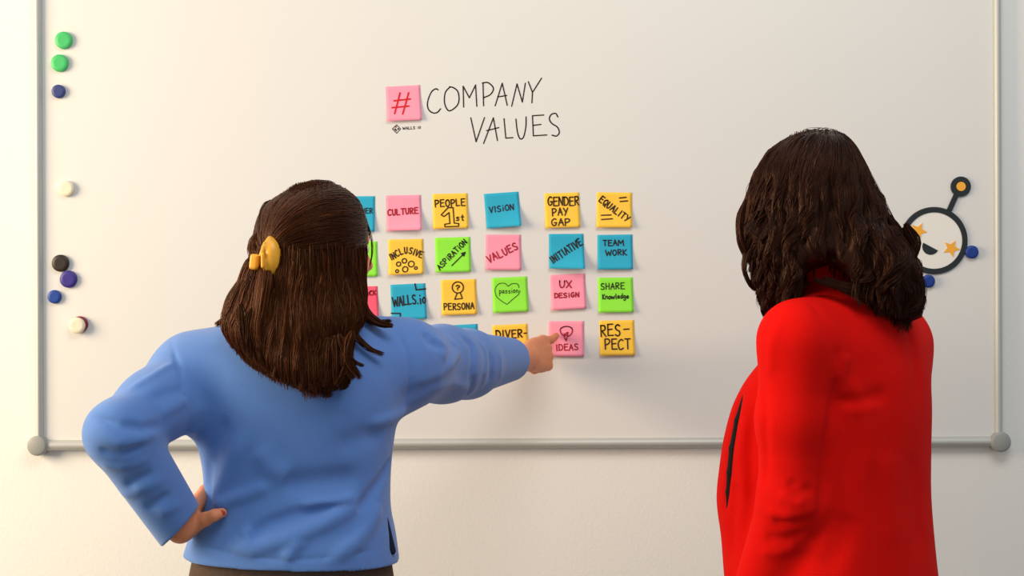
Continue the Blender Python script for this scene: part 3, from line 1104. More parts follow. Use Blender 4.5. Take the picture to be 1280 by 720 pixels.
# hand on the hip: fingers wrap forward, thumb to the back
hl = unit([.17, .93, .30])
thL = [at(243, 655, -.80), at(257, 649, -.815), at(268, 644, -.822), at(278, 641, -.815)]
tipsL, nL = add_hand(B, wr_L, hl, (.35, -.25, .9), False, [(18, 20, 12), (20, 22, 14), (22, 24, 14), (24, 24, 14)], thL, size=.98)
feetL = [(pl(318, 700)[0], YL - .01), (pl(412, 700)[0], YL + .02)]
lower_body(B, (pl(365, 700)[0], YL), .90, np.array([1.0, 0, 0]), feetL, [.075, .048, .034])

# sweatshirt
S = Field()
S.loft([lv(712, 364.5, 136, YL, .118), lv(690, 364.5, 133, YL, .118), lv(665, 367, 127, YL, .114), lv(640, 370, 119, YL, .108), lv(600, 372, 116, YL, .104), lv(570, 371, 119, YL, .107),
        lv(540, 369, 125, YL, .112), lv(500, 369, 133, YL, .116), lv(465, 368, 135, YL, .110), lv(440, 368, 128, YL, .098), lv(420, 372, 108, YL, .082), lv(400, 380, 76, YL, .068), lv(385, 386, 52, YL, .058)], 0, 2.25, .03)
S.cone(at(350, 440, YL), sh_L + [0, 0, .004], .052, .060, .05)
S.cone(at(400, 432, YL), sh_R + [0, 0, .002], .055, .064, .05)
S.cone(sh_L, sh_L * .45 + el_L * .55, .063, .055, .05)
S.cone(sh_L * .45 + el_L * .55, el_L, .055, .050, .03)
cuffL = el_L + (wr_L - el_L) * .985
S.cone(el_L, cuffL + fdirL * .03, .052, .041, .02, cap=(cuffL, unit([.72, .15, -.66])))
S.cone(sh_R, sh_R * .4 + el_R * .6, .068, .066, .055)
S.cone(sh_R * .4 + el_R * .6, el_R, .066, .064, .03)
fdirR = unit(wr_R - el_R)
cuffR = el_R + (wr_R - el_R) * .71
S.cone(el_R, cuffR + fdirR * .03, .062, .040, .02, cap=(cuffR, fdirR))
S.cone(cuffL - fdirL * .03, cuffL + fdirL * .03, .033, .036, .004, 's', cap=(cuffL + fdirL * .006, fdirL))
S.cone(cuffR - fdirR * .03, cuffR + fdirR * .03, .033, .034, .004, 's', cap=(cuffR + fdirR * .006, fdirR))
zh = pl(364, 698)
S.prims.append((lambda P: (P[:, 2] - zh[2]) + (P[:, 0] - zh[0]) * .035, zh, .3, .003, 's'))
S.loft([(zh[2] - .05, zh[0], YL, .168, .107), (zh[2] + .012, zh[0], YL, .168, .107), (zh[2] + .03, zh[0], YL, .145, .09)], 0, 2.25, .004, 's')
tr = lambda *pts: [S.trace(x, y) for x, y in pts]
fl = []
def fd(amp, w, *pts): fl.append((tr(*pts), amp, w))
# back
fd(0.0137, 0.0117, (303, 545), (288, 585), (273, 618), (277, 640))
fd(0.0117, 0.0090, (272, 630), (302, 621), (336, 607))
fd(0.0156, 0.0108, (290, 684), (315, 686), (357, 674), (405, 655), (449, 631))
fd(-0.0117, 0.0108, (308, 672), (340, 655), (375, 643), (430, 628))
fd(-0.0156, 0.0081, (446, 640), (462, 620), (476, 600), (490, 570))
fd(0.0117, 0.0090, (356, 700), (366, 686), (378, 674))
fd(0.0137, 0.0117, (415, 699), (445, 678), (462, 655), (475, 630))
fd(-0.0117, 0.0198, (350, 606), (403, 603), (450, 596))
fd(0.0097, 0.0081, (312, 686), (310, 672), (306, 660))
fd(0.0097, 0.0072, (375, 632), (410, 628), (446, 622))
fd(0.0097, 0.0090, (462, 530), (485, 524), (507, 514))
fd(0.0078, 0.0108, (246, 500), (243, 535), (247, 572))
fd(-0.0117, 0.0099, (262, 575), (260, 605), (264, 634))
fd(-0.0059, 0.0108, (284, 520), (270, 560), (266, 590))
fd(0.0059, 0.0180, (320, 560), (340, 585), (365, 600))
fd(-0.0059, 0.0180, (420, 560), (450, 548), (480, 540))
# left shoulder seam and right shoulder seam
fd(-.003, .0045, (214, 424), (222, 455), (229, 490), (237, 534))
fd(-.003, .0045, (497, 415), (508, 440), (512, 470), (508, 505))
fd(.003, .007, (218, 452), (190, 470), (160, 488))
fd(-.004, .008, (232, 486), (210, 492), (190, 500))
fd(.004, .008, (234, 500), (215, 510), (200, 518))
# left sleeve
fd(-.007, .008, (113, 520), (150, 532), (180, 536), (204, 532))
fd(.006, .008, (112, 541), (150, 553), (176, 549), (196, 540))
fd(-.007, .007, (122, 562), (151, 567), (180, 556))
fd(.005, .007, (126, 580), (152, 584), (186, 572))
fd(-.005, .008, (140, 604), (165, 602), (192, 588))
fd(.005, .008, (152, 618), (175, 612), (204, 598))
fd(-.005, .008, (166, 638), (190, 630), (214, 616))
fd(.004, .008, (178, 654), (205, 640), (226, 628))
# right sleeve
fd(.010, .009, (563, 424), (571, 440), (562, 456), (528, 477))
fd(-.009, .008, (577, 420), (590, 432), (592, 455), (586, 480))
fd(-.008, .008, (529, 416), (537, 427), (549, 433))
fd(.006, .009, (545, 424), (556, 434), (552, 450))
fd(.006, .009, (596, 424), (606, 440), (606, 465), (602, 485))
fd(-.004, .007, (612, 440), (614, 460), (612, 478))
fd(.003, .007, (624, 440), (626, 460), (624, 476))
fd(.005, .011, (540, 485), (565, 478), (582, 487))
fd(-.007, .008, (584, 496), (590, 484), (592, 470))
fd(-.004, .014, (500, 500), (525, 488), (550, 470))
# hem stitching and the slit at her right side
hem = [(238, 672), (265, 686), (305, 695), (350, 700), (400, 698), (450, 691), (487, 681)]
fd(-.002, .0035, *hem)
for p_, a_, w_ in fl: S.fold(p_, a_, w_)
sl0, sl1 = S.trace(485.5, 648), S.trace(490.5, 686)
S.cone(sl0, sl1, .0015, .0055, .003, 's')
# a dent where the hand grips the waist
S.cone(thL[1], thL[3], .011, .008, .006, 's')

person_mesh('body', B, (-.85, -1.05, -.01), (.18, .06, 1.68), .0032, her, [M_skin])
S_obj = person_mesh('sweatshirt', S, (-.85, -1.1, .9), (.18, -.05, 1.5), .003, her, M_sweater)
sg = [S.grad(p[None])[0] for p in (sl0, sl1)]
SL = Field(); SL.cone(sl0 - sg[0] * .004, sl1 - sg[1] * .004, .003, .0062, .003)
person_mesh('slit_shade', SL, sl1 - .06, sl0 + .06, .002, S_obj, M_slit_shade)  # dark insert painted in for the shade inside the slit
nk = Field()
nk.loft([(headL[2] - .145, headL[0] + .005, YL - .005, .066, .062), (headL[2] - .105, headL[0] + .005, YL, .056, .055)], 0, 2.0)
nk.loft([(headL[2] - .16, headL[0] + .005, YL - .005, .058, .054), (headL[2] - .09, headL[0] + .005, YL, .049, .048)], 0, 2.0, .003, 's')
person_mesh('neckband', nk, (headL[0] - .12, YL - .12, headL[2] - .2), (headL[0] + .12, YL + .12, headL[2] - .05), .003, S_obj, M_sweater)

TR = Field()
TR.loft([lv(850, 364, 128, YL, .125), lv(790, 364, 130, YL, .13), lv(740, 364, 130, YL, .115), lv(700, 365, 124, YL, .106), lv(688, 365.5, 122, YL, .104)], 0, 2.2, .03)
hz = pxz(800, YL)
for sx, foot in zip((-1, 1), feetL):
    hip = np.array([pl(364, 700)[0] + sx * .088, YL, hz])
    TR.chain([hip, np.array([(hip[0] + foot[0]) / 2, (YL + foot[1]) / 2 + .02, .48]), np.array([foot[0], foot[1], .10])], [.092, .078, .072], .03)
TR.prims.append((lambda P: P[:, 2] - .075, np.array([pl(364, 700)[0], YL, .07]), .3, .004, 's'))
TR.fold([TR.trace(x, y) for x, y in [(236, 712), (300, 719), (365, 722), (430, 719), (495, 712)]], -.003, .004)
person_mesh('trousers', TR, (-.65, -.95, 0.0), (-.1, -.5, 1.05), .004, her, M_trouser)
for foot in feetL:
    shoe(her, foot, np.array([0, 1.0, 0]))

# her hair: hanging length + the half gathered at the clip
HL = Field()
lh = [lv(488, 397, 12, -.845, .010), lv(481, 394, 32, -.842, .020), lv(466, 384, 51, -.835, .036), lv(452, 374, 60, -.825, .048), lv(431, 364, 69, -.81, .060), lv(413, 363, 80, -.80, .070), lv(395, 367, 86, -.785, .080),
      lv(370, 372, 84, -.765, .09), lv(345, 380, 75, -.75, .102), lv(320, 386, 70, -.74, .112), lv(300, 388.5, 67, -.735, .115), lv(280, 390, 64.5, -.73, .11), lv(262, 392, 57, -.725, .098), lv(246, 396, 44, -.72, .078), lv(236, 399, 28, -.72, .052), lv(229.5, 401, 10, -.72, .02)]
HL.loft(lh, 0, 2.1, .02)
# face opening (her face looks right and away)
HL.ell(headL + RL @ np.array([0, .10, -.045]), (.058, .062, .088), RL, .02, 's')
HL.cone(headL + RL @ np.array([0, .1, -.1]), headL + RL @ np.array([0, .12, -.22]), .05, .06, .02, 's')
HL.ell(np.array([headL[0] + .01, YL + .05, headL[2] - .16]), (.075, .10, .09), None, .02, 's')
HU = Field()
clip_p = HL.trace(333, 318)
HU.loft([lv(326, 385, 65, -.738, .100), lv(314, 387, 67, -.737, .112), lv(306, 388, 68, -.735, .1165), lv(295, 389, 68, -.733, .119), lv(280, 390, 66, -.73, .114), lv(262, 392, 59.5, -.725, .103), lv(246, 396, 46, -.72, .083), lv(236, 399, 30, -.72, .056), lv(228, 401, 10, -.72, .02)], 0, 2.1, .02)
HU.ell(headL + RL @ np.array([0, .10, -.045]), (.058, .062, .088), RL, .02, 's')

gl = np.random.default_rng(11)
Vb, Fb = HL.mesh((-.60, -1.0, 1.2), (-.12, -.5, 1.68), .005)
HLv = Vb.copy()
Vu, Fu = HU.mesh((-.60, -1.0, 1.45), (-.12, -.5, 1.68), .005)
base = (np.concatenate([Vb, Vu]), np.concatenate([Fb, Fu + len(Vb)]))


def pick(V, n, g, mask=None):
    if mask is not None:
        V = V[mask]
    return V[g.integers(0, len(V), n)] + g.normal(0, .002, (n, 3))


def down_flow(amp, wl, px=0.0):
    def f(P, s):
        ph = P[:, 0] * 30 + P[:, 1] * 22
        v = np.zeros_like(P)
        v[:, 2] = -1
        v[:, 0] = amp * np.sin(P[:, 2] * 2 * math.pi / wl + ph) + px
        v[:, 1] = amp * np.cos(P[:, 2] * 2 * math.pi / wl + ph)
        return v
    return f


def clip_flow(P, s):
    v = clip_p - P
    n = np.linalg.norm(v, axis=1, keepdims=True)
    v = v / n
    v[:, 2] += .12 * np.clip(n[:, 0] / .1, 0, 1)
    return v


str_ = []
low = pick(HLv, 9500, gl, (HLv[:, 2] < pxz(300, -.8)))
P_, R_ = grow(HL, low, down_flow(.07, .2), .17, .0085, .00055, (-.001, .004), .06, .5, .010, 5)
str_.append((P_, R_, .38))
# drop those that would cross the open face
up = pick(Vu, 7000, gl)
P_, R_ = grow(HU, up, clip_flow, .13, .007, .0005, (-.001, .0035), .05, .4, .0, 6)
str_.append((P_, R_, .30))
P_, R_ = lock_layer(HL, pick(HLv, 70, gl, (HLv[:, 2] < pxz(320, -.8)) & (HLv[:, 2] > pxz(400, -.8)) & (HLv[:, 1] < -.80)), down_flow(.10, .16), .15, 45, .007, .003, .0025, .0015, .6, 9, .012)
str_.append((P_, R_, .46))
P_, R_ = lock_layer(HU, pick(Vu, 40, gl, (Vu[:, 1] < -.74) & (Vu[:, 2] < pxz(245, -.75))), clip_flow, .12, 40, .005, .003, .0005, .0005, .3, 10, 0)
str_.append((P_, R_, .40))
# the tress that comes out below the clip, and loose locks at the edges
def L3(ys, *pts): return [at(x, y, yy) for (x, y), yy in zip(pts, ys)]
k = lambda *a, **b: str_.append((*lock(*a, **b), .5))  # lighter tone puts the warm side light into these left locks
k(L3([-.825, -.855, -.865, -.865, -.86], (333, 318), (331, 350), (326, 385), (322, 415), (330, 445)), .012, .010, 170, seed=1)
k(L3([-.80, -.80, -.80, -.80], (322, 318), (307, 345), (298, 375), (283, 402)), .012, .006, 150, seed=2)
k(L3([-.79, -.79, -.79, -.785], (318, 330), (303, 352), (296, 375), (297, 395)), .007, .003, 25, seed=3)
k(L3([-.80, -.80, -.81, -.81], (322, 290), (316, 312), (322, 322), (332, 330)), .010, .006, 90, seed=4)
k(L3([-.80, -.80, -.81, -.82, -.82], (300, 370), (290, 390), (280, 400), (274, 404), (270, 406)), .008, .003, 60, seed=5)
k = lambda *a, **b: str_.append((*lock(*a, **b), .28))
k(L3([-.74, -.745, -.76, -.765, -.765], (450, 330), (449, 365), (456, 390), (474, 404), (490, 407)), .016, .003, 200, seed=6)
k(L3([-.73, -.74, -.75, -.76], (446, 380), (458, 397), (472, 403), (488, 401)), .010, .0015, 100, seed=7)
k(L3([-.79, -.80, -.80, -.795], (432, 400), (446, 422), (462, 436), (479, 443)), .006, .002, 50, seed=8)
k(L3([-.81, -.82, -.82, -.82], (425, 425), (434, 443), (443, 452), (454, 457)), .006, .002, 50, seed=9)
k(L3([-.70, -.69, -.69, -.69, -.70], (452, 262), (460, 285), (465, 305), (463, 330), (456, 345)), .003, .001, 7, rad=.0006, seed=10)
k(L3([-.71, -.70, -.70], (448, 250), (458, 272), (462, 300)), .003, .001, 6, rad=.0006, seed=12)
for i in range(16):
    x = 300 + i * 9.5
    yb = np.interp(x, [300, 340, 380, 440], [440, 468, 488, 474])
    k(L3([-.865, -.868, -.866], (x + gl.normal(0, 4), yb - 60), (x + gl.normal(0, 4), yb - 25), (x + 4 + gl.normal(0, 5), yb + gl.uniform(-4, 4))), .010, .004, 55, seed=20 + i, flat=.5)
hairL = hair_object(her, base, str_, M_hairL, gl)

# claw clip
cl = empty('hair_clip', clip_p, None, None)
cl.parent = her
cl.matrix_parent_inverse = Matrix.Translation(-Vector(her.location))
cl['label'] = 'yellow claw clip holding the hair'


def sub(name, F, lo, hi, h, m):
    V, Q = F.mesh(lo, hi, h)
    V = smooth_verts(V, Q, 1, .4)
    o = from_arrays(name, V - clip_p, Q, None, m)
    o.parent = cl
    return o


yc = clip_p[1]
JR, JL = Field(), Field()
# right jaw: a tall curved shell; left jaw: shorter, seen end on
JR.ell(at(341, 322, yc - .004), (.017, .024, .033), None, .004)
JR.ell(at(333, 322, yc + .010), (.020, .027, .030), None, .003, 's')
JR.cone(at(329, 309, yc - .022), at(337, 297, yc - .012), .0035, .0028, .006)
JR.cone(at(331, 327, yc - .024), at(331, 338, yc - .022), .0032, .003, .005)
JL.box(at(320.8, 327.5, yc - .008), (.0075, .014, .0125), rot_frame((.25, 1, .0), (.12, 0, 1)), .004, .004)
JL.cone(at(327, 318, yc - .024), at(331, 304, yc - .020), .004, .003, .006)
bb = (clip_p - .07, clip_p + .07)
sub('jaw', JR, *bb, .002, M_clip)
sub('jaw', JL, *bb, .002, M_clip)
HG = Field()
HG.cone(at(328.5, 318, yc - .027), at(328.5, 333, yc - .027), .0032, .0032, .002)
sub('hinge', HG, *bb, .0015, M_clip)

# thumb nail of the hand on the hip
nf = Field(); nv = unit(thL[3] - thL[2])
nf.ell(thL[3] + np.array([0, -.0065, .001]), (.0065, .0022, .0050), None)
person_mesh('thumb_nail', nf, thL[3] - .02, thL[3] + .02, .0012, her, M_nail)


def face_bits(parent, L, R, hair_m):
    for sx in (-1, 1):
        bm = bmesh.new()
        bmesh.ops.create_uvsphere(bm, u_segments=20, v_segments=14, radius=.0118)
        for f in bm.faces:
            c = f.calc_center_median()
            f.material_index = 1 if c.z > .0098 else 0
        o = from_bm('eye', bm, None, [M_eye, M_iris], True)
        Rm = Matrix(np.stack([R[:, 0], R[:, 2], R[:, 1]], 1).tolist())
        o.data.transform(Rm.to_4x4())
        o.data.transform(Matrix.Translation(Vector(L(sx * .031, .0765, .004))))
        o.parent = parent; o.matrix_parent_inverse = Matrix.Translation(-Vector(parent.location))
        Fb_ = Field()
        Fb_.cone(L(sx * .014, .086, .026), L(sx * .034, .083, .031), .003, .003, .004)
        Fb_.cone(L(sx * .034, .083, .031), L(sx * .05, .070, .027), .003, .0018, .004)
        person_mesh('eyebrow', Fb_, L(sx * .032, .08, .028) - .04, L(sx * .032, .08, .028) + .04, .0015, parent, hair_m)


def paint_lips(o, L, parent):
    c = Vector(L(0, .088, -.060))
    o.data.materials.append(M_lip)
    loc = Vector(parent.location)
    for p in o.data.polygons:
        if (p.center - c).length < .02:
            q = p.center - c
            if abs(q.z) < .0095 and q.length < .021:
                p.material_index = 1


M_browL = mat('brown_brow', (0.05, 0.02, 0.01, 1), .8)
face_bits(her, LL, RL, M_browL)

# ------------------------------------------------------------------ the woman in red
YR = -0.80
fB = unit([-.72, .69, 0]); rB = unit([.69, .72, 0])
CR = np.array([at(1065, 400, YR)[0], YR, 0.0])
yawR = math.atan2(rB[1], rB[0])
zr = lambda py: at(1065, py, YR)[2]
him = empty('person', (CR[0], CR[1], 0), 'person in red jacket with dark wavy hair, turned away on the right', 'person', 'people at the whiteboard')


def lr(py, e, rx, ry):
    p = CR + fB * e
    return (zr(py), p[0], p[1], rx, ry)


headR = at(1011, 266, -.775)
RR = rot_frame(unit([-.78, .62, -.05]))
shl = CR - rB * .155 + np.array([0, 0, at(990, 428, -.915)[2]])
shr = CR + rB * .122 + np.array([0, 0, at(1120, 425, -.685)[2]])
ell_ = at(991, 622, -.905); wrl = at(935, 790, -.83)
elr = shr + fB * .03 + np.array([.0, .0, -.28]); wrr = elr + fB * .07 + np.array([0, 0, -.235])

BR_ = Field()
BR_.loft([lr(790, 0, .155, .095), lr(740, 0, .150, .095), lr(680, 0, .128, .085), lr(620, 0, .112, .075), lr(560, 0, .115, .08), lr(500, 0, .125, .088), lr(450, 0, .128, .085), lr(410, 0, .105, .065), lr(385, 0, .06, .05)], yawR, 2.2)
nb = CR + fB * .025 + np.array([0, 0, zr(385)])
BR_.cone(nb, headR + RR @ np.array([0, -.02, -.06]), .050, .046, .02)
LR = add_head(BR_, headR, RR, .90)
BR_.chain([nb - [0, 0, .02], shl, ell_, wrl], [.045, .045, .036, .025], .03)
BR_.chain([nb - [0, 0, .02], shr, elr, wrr], [.045, .045, .036, .025], .03)
for wr, el, right in ((wrl, ell_, False), (wrr, elr, True)):
    f_ = unit(wr - el)
    s_ = fB
    sg = 1 if right else -1
    inn = -rB * sg                                                 # palm towards the thigh
    th = [wr + f_ * .025 + s_ * .022, wr + f_ * .055 + s_ * .045 + inn * .008, wr + f_ * .082 + s_ * .050 + inn * .016, wr + f_ * .105 + s_ * .046 + inn * .022]
    add_hand(BR_, wr, f_, s_, right, [(14, 18, 10), (18, 22, 12), (22, 26, 14), (26, 28, 16)], th)
feetR = [tuple((CR - rB * .10)[:2]), tuple((CR + rB * .10 + fB * .03)[:2])]
lower_body(BR_, CR, .93, rB, feetR, [.078, .05, .036])
person_mesh('body', BR_, (.2, -1.15, -.01), (.95, -.4, 1.75), .0035, him, [M_skin2])

J = Field()
J.loft([lr(800, .0, .185, .122), lr(740, 0, .176, .116), lr(680, 0, .165, .110), lr(620, 0, .157, .106), lr(560, 0, .156, .107), lr(500, 0, .157, .108), lr(455, 0, .152, .103), lr(420, 0, .135, .090), lr(395, .006, .106, .075), lr(372, .018, .078, .066), lr(352, .036, .060, .062), lr(340, .045, .055, .060)], yawR, 2.2, .03)
# fronts of the open jacket hang forward
J.loft([lr(810, .085, .150, .105), lr(720, .108, .140, .102), lr(680, .116, .134, .102), lr(630, .128, .128, .102), lr(590, .124, .124, .102), lr(545, .114, .120, .102), lr(500, .094, .118, .100), lr(470, .072, .115, .095), lr(440, .040, .105, .088), lr(412, .005, .085, .07)], yawR, 2.2, .03)
J.cone(CR + np.array([0, 0, zr(402)]), shl + [0, 0, .004], .055, .060, .06)
J.cone(CR + np.array([0, 0, zr(402)]), shr, .055, .058, .06)
J.chain([shl, shl * .5 + ell_ * .5 + [-.003, 0, 0], ell_], [.061, .056, .051], .022)
f_ = unit(wrl - ell_)
J.cone(ell_, wrl, .051, .042, .022, cap=(wrl, f_))
J.chain([shr, shr * .5 + elr * .5, elr], [.058, .053, .049], .03)
f2 = unit(wrr - elr)
J.cone(elr, wrr, .049, .041, .022, cap=(wrr, f2))
J.cone(wrl - f_ * .03, wrl + f_ * .03, .034, .036, .004, 's', cap=(wrl + f_ * .006, f_))
J.cone(wrr - f2 * .03, wrr + f2 * .03, .033, .035, .004, 's', cap=(wrr + f2 * .006, f2))
J.cone(nb + [0, 0, .03], nb + [-.03, .03, .12], .047, .055, .004, 's')
zl = lr(800, 0, .1, .1)[0]
trj = lambda *pts: [J.trace(x, y) for x, y in pts]
fj = []
def fr(amp, w, *pts): fj.append((trj(*pts), amp, w))
# sleeve seam, elbow creases, drape of the front
fr(-.008, .010, (1046, 470), (1043, 500), (1036, 545), (1030, 600), (1022, 650))
fr(.004, .012, (1058, 440), (1052, 470), (1050, 500))
fr(-.003, .008, (1010, 378), (1030, 400), (1042, 430), (1047, 460))
fr(-.004, .008, (952, 470), (957, 520), (958, 570), (955, 610))
fr(-.005, .008, (965, 650), (990, 655), (1015, 648))
fr(.006, .009, (958, 640), (985, 644), (1018, 636))
fr(.004, .008, (972, 618), (990, 630), (1008, 628))
fr(-.004, .009, (985, 600), (1000, 614), (1018, 612))
fr(-.004, .008, (955, 672), (980, 674), (1008, 664))
fr(.004, .009, (950, 690), (975, 690), (1000, 682))
fr(.005, .012, (932, 520), (926, 570), (930, 625))
fr(-.005, .010, (942, 500), (938, 560), (940, 620), (930, 670))
fr(-.004, .012, (920, 600), (915, 650), (914, 700))
fr(-.005, .014, (1050, 505), (1080, 503), (1110, 490))
fr(.004, .010, (1052, 512), (1075, 512), (1098, 505))
fr(-.004, .02, (1060, 640), (1050, 680), (1030, 716))
fr(-.003, .014, (1130, 400), (1142, 440), (1146, 500))
fr(.004, .012, (1062, 470), (1082, 520), (1090, 600))
fr(.003, .02, (1110, 560), (1112, 620), (1118, 690))
fr(-.003, .02, (1140, 560), (1145, 630), (1152, 700))
fr(.003, .010, (975, 400), (965, 430), (962, 470))
edge = trj((934, 470), (927, 495), (919, 525), (913, 560), (910, 590), (907, 615), (906, 640))
edge = [p for p in edge if p[1] < -.6]
rd = [.002, .004, .0055, .0065, .006, .004, .002][-len(edge):]
for p_, a_, w_ in fj: J.fold(p_, a_, w_)
J.fold(edge, -.012, .0055)
jk = person_mesh('jacket', J, (.2, -1.15, .8), (.95, -.4, 1.6), .0032, him, M_jacket)
# the dark edge of the open front
E = Field()
gE = J.grad(np.array(edge))
E.chain([p - g * .005 for p, g in zip(edge, gE)], rd, .004)
person_mesh('lining', E, np.min(edge, 0) - .03, np.max(edge, 0) + .03, .002, jk, M_black)
# standing collar
CO = Field()
cz = [(zr(358), .034, .070, .072), (zr(337), .045, .068, .072), (zr(316), .056, .066, .070)]
CO.loft([(z, (CR + fB * e)[0], (CR + fB * e)[1], a, b) for z, e, a, b in cz], yawR, 2.1)
CO.loft([(z, (CR + fB * e)[0], (CR + fB * e)[1], a - .005, b - .005) for (z, e, a, b) in [(cz[0][0] - .02,) + cz[0][1:], cz[1], (cz[2][0] + .02,) + cz[2][1:]]], yawR, 2.1, .002, 's')
person_mesh('collar', CO, (CR[0] - .15, CR[1] - .15, 1.4), (CR[0] + .15, CR[1] + .15, 1.6), .003, jk, M_jacket)

TQ = Field()
TQ.loft([(.80, CR[0], CR[1], .165, .108), (.90, CR[0], CR[1], .168, .110), (1.0, CR[0], CR[1], .150, .098), (1.04, CR[0], CR[1], .138, .09)], yawR, 2.2, .03)
for sx, foot in zip((-1, 1), feetR):
    hip = CR + rB * sx * .085 + np.array([0, 0, .86])
    TQ.chain([hip, np.array([(hip[0] + foot[0]) / 2, (hip[1] + foot[1]) / 2, .48]) + fB * .015, np.array([foot[0], foot[1], .10])], [.092, .076, .068], .03)
TQ.prims.append((lambda P: P[:, 2] - .075, np.array([CR[0], CR[1], .07]), .3, .004, 's'))
person_mesh('trousers', TQ, (.25, -1.1, 0), (.9, -.45, 1.1), .005, him, M_black)
for foot in feetR:
    shoe(him, foot, fB)

# wavy hair
gr_ = np.random.default_rng(23)
HR = Field()
HR.loft([lv(350, 1041, 80, -.82, .100), lv(334, 1040, 80, -.815, .108), lv(313, 1031, 85, -.81, .113), lv(295, 1024, 86, -.805, .115), lv(268, 1017, 84, -.80, .115), lv(249, 1014.5, 80, -.80, .113), lv(233, 1014, 74, -.80, .108), lv(214, 1014, 67, -.80, .101), lv(196, 1015, 57, -.80, .088),
         lv(180, 1018, 45, -.80, .068), lv(170, 1022, 31, -.80, .047), lv(163.5, 1025, 16, -.80, .024)], 0, 2.05, .02)
HR.loft([lv(397, 1118, 14, -.86, .015), lv(388, 1116, 30, -.865, .035), lv(370, 1110, 40, -.87, .05), lv(345, 1104, 42, -.87, .06), lv(315, 1092, 42, -.86, .07), lv(290, 1080, 36, -.85, .07)], 0, 2.1, .03)
HR.loft([lv(389, 963, 6, -.86, .01), lv(380, 968, 15, -.86, .02), lv(362, 976, 24, -.86, .04), lv(340, 976, 28, -.855, .055), lv(315, 970, 28, -.85, .06), lv(290, 962, 24, -.84, .06)], 0, 2.1, .03)
HR.ell(headR + RR @ np.array([0, .11, -.04]), (.055, .060, .088), RR, .02, 's')
HR.ell(at(1036, 348, -.935), (.036, .095, .031), None, .012, 's')
HR.ell(at(1040, 362, -.80), (.06, .10, .04), None, .02, 's')
# locks: shallow channels that wave down the mass
for i in range(44):
    x0 = 930 + (i * 197 / 43.0) + gr_.normal(0, 2)
    amp = gr_.uniform(4, 9); ph = gr_.uniform(0, 6.28); wl = gr_.uniform(55, 85)
    pts = []
    for py in range(215, 392, 14):
        t = (py - 215) / 180
        x = 1030 + (x0 - 1030) * (.72 + .35 * t) + amp * t * math.sin(py * 6.28 / wl + ph)
        q = HR.trace(x, py)
        if np.linalg.norm(q - headR) < .25:
            pts.append(q)
    if len(pts) > 3:
        HR.folds_pending = getattr(HR, 'folds_pending', []) + [(pts, gr_.choice([-.006, .005]), gr_.uniform(.005, .009))]
for p_, a_, w_ in HR.folds_pending: HR.fold(p_, a_, w_)
Vb, Fb = HR.mesh((.25, -1.05, 1.38), (.78, -.6, 1.75), .0045)
partR = at(1040, 163, -.80)


def wavy(P, s):
    v = np.zeros_like(P)
    t = np.clip((at(0, 235, YR)[2] - P[:, 2]) / .12, 0, 1)
    ph = 2.2 * np.sin(P[:, 0] * 37) + 1.7 * np.sin(P[:, 1] * 31 + 1) + P[:, 0] * 14
    v[:, 2] = -1
    v[:, 0] = .75 * t * np.sin(P[:, 2] * 2 * math.pi / .085 + ph)
    v[:, 1] = .55 * t * np.cos(P[:, 2] * 2 * math.pi / .085 + ph)
    out = P - partR
    v[:, :2] += np.clip(1 - t, 0, 1)[:, None] * out[:, :2] * 9
    return v


def kk(*a, tone=.3, **b): sr.append((*lock(*a, **b), tone))
def Y(n, y): return [y] * n
sr = []
seedsR = pick(Vb, 9000, gr_)
P_, R_ = grow(HR, seedsR, wavy, .11, .0065, .00052, (-.002, .0035), .10, .5, .02, 31)
sr.append((P_, R_, .28))
zb = Vb[:, 2]
for n_, mk, sd in ((105, (zb > at(0, 335, YR)[2]) & (zb < at(0, 225, YR)[2]) & (Vb[:, 1] < -.78), 33), (40, (zb > at(0, 325, YR)[2]) & (zb < at(0, 225, YR)[2]) & (Vb[:, 1] >= -.78), 34)):
    P_, R_ = lock_layer(HR, pick(Vb, n_, gr_, mk), wavy, .12, 48, .0080, .0022, .001, .003, 1.5, sd, .028)
    sr.append((P_, R_, .30))
P_, R_ = lock_layer(HR, pick(Vb, 45, gr_, (zb > at(0, 225, YR)[2]) & (zb < at(0, 175, YR)[2])), wavy, .12, 45, .006, .003, -.001, .0008, .5, 35, .02)
sr.append((P_, R_, .32))
# the nape shows the red collar: no hair hangs across it
gapc = at(1037, 343, -.93)
def clear_gap(P):
    q = (P - gapc) / np.array([.034, .10, .022])
    return ~((q**2).sum(2) < 1).any(1)
sr = [(P[clear_gap(P)], R[clear_gap(P)], t_) for P, R, t_ in sr]

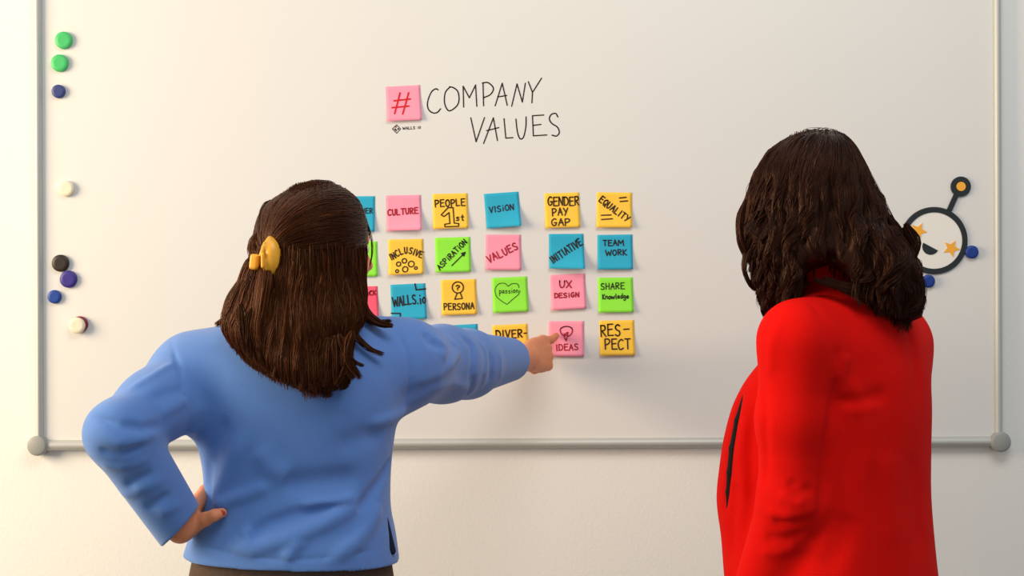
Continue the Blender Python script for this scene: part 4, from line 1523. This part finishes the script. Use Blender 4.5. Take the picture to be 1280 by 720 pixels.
# curls on the left edge
kk(L3(Y(6, -.86), (944, 285), (934, 312), (930, 335), (938, 356), (948, 362), (952, 350)), .005, .002, 34, seed=41, rad=.0006)
kk(L3(Y(6, -.87), (948, 300), (936, 318), (931, 338), (939, 352), (944, 340), (941, 322)), .003, .0012, 20, seed=42, rad=.0006)
kk(L3(Y(5, -.87), (955, 300), (943, 322), (940, 345), (945, 360), (952, 356)), .003, .001, 16, seed=43, rad=.0006)
kk(L3(Y(6, -.86), (932, 250), (925, 275), (926, 300), (933, 318), (940, 330), (938, 340)), .007, .003, 60, seed=44, rad=.0006)
for i, (x, y, dx, dy) in enumerate([(958, 345, -6, 42), (966, 350, -10, 32), (976, 345, -22, 30), (984, 350, -20, 26), (950, 340, -4, 28), (996, 345, -10, 20), (970, 335, -14, 46), (1006, 338, -14, 22)]):
    kk(L3(Y(5, -.885), (x, y - 40), (x + 5, y - 15), (x - 3 + dx * .3, y + dy * .35), (x + 3 + dx * .7, y + dy * .7), (x + dx, y + dy)), .008, .002, 60, seed=50 + i, rad=.0006)
# right: curls over the back
for i, (x, y, dx, dy) in enumerate([(1092, 340, 6, 45), (1102, 345, 2, 47), (1112, 345, 4, 48), (1122, 345, 4, 46), (1130, 340, 6, 48), (1138, 335, 8, 52), (1085, 335, 2, 42), (1140, 330, 4, 40), (1118, 320, 10, 70), (1076, 330, 6, 40)]):
    yy = -.905 if x < 1115 else -.88
    kk(L3(Y(6, yy), (x - 8, y - 50), (x + 4, y - 25), (x - 5, y), (x + 6 + dx * .4, y + dy * .4), (x - 2 + dx * .8, y + dy * .75), (x + dx, y + dy)), .011, .004, 90, seed=70 + i, rad=.0006)
kk(L3(Y(6, -.87), (1128, 330), (1146, 345), (1152, 362), (1149, 382), (1141, 392), (1137, 382)), .008, .003, 80, seed=85, tone=.42, rad=.0006)
kk(L3(Y(5, -.86), (1120, 300), (1136, 322), (1144, 345), (1140, 368), (1132, 380)), .008, .003, 70, seed=86, tone=.4, rad=.0006)
kk(L3(Y(4, -.86), (1138, 350), (1150, 368), (1153, 385), (1150, 394)), .003, .001, 14, seed=87, rad=.0006)
# the strand that lies across the collar
kk(L3([-.91, -.915, -.912, -.905], (1098, 372), (1072, 366), (1048, 358), (1018, 350)), .012, .002, 150, seed=88, rad=.0006, flat=.6)
kk(L3([-.91, -.915, -.912, -.905], (1100, 362), (1076, 358), (1056, 356), (1030, 347)), .008, .0015, 80, seed=89, rad=.0006, flat=.6)
# loose hairs on the right side; the light they catch is painted as a lighter tone
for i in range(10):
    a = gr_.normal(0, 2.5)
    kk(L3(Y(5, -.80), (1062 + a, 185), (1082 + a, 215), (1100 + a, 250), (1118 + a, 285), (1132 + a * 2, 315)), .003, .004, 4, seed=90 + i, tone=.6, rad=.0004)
hairR = hair_object(him, (Vb, Fb), sr, M_hairR, gr_)
M_browR = mat('dark_brow', (0.02, 0.01, 0.008, 1), .8)
face_bits(him, LR, RR, M_browR)
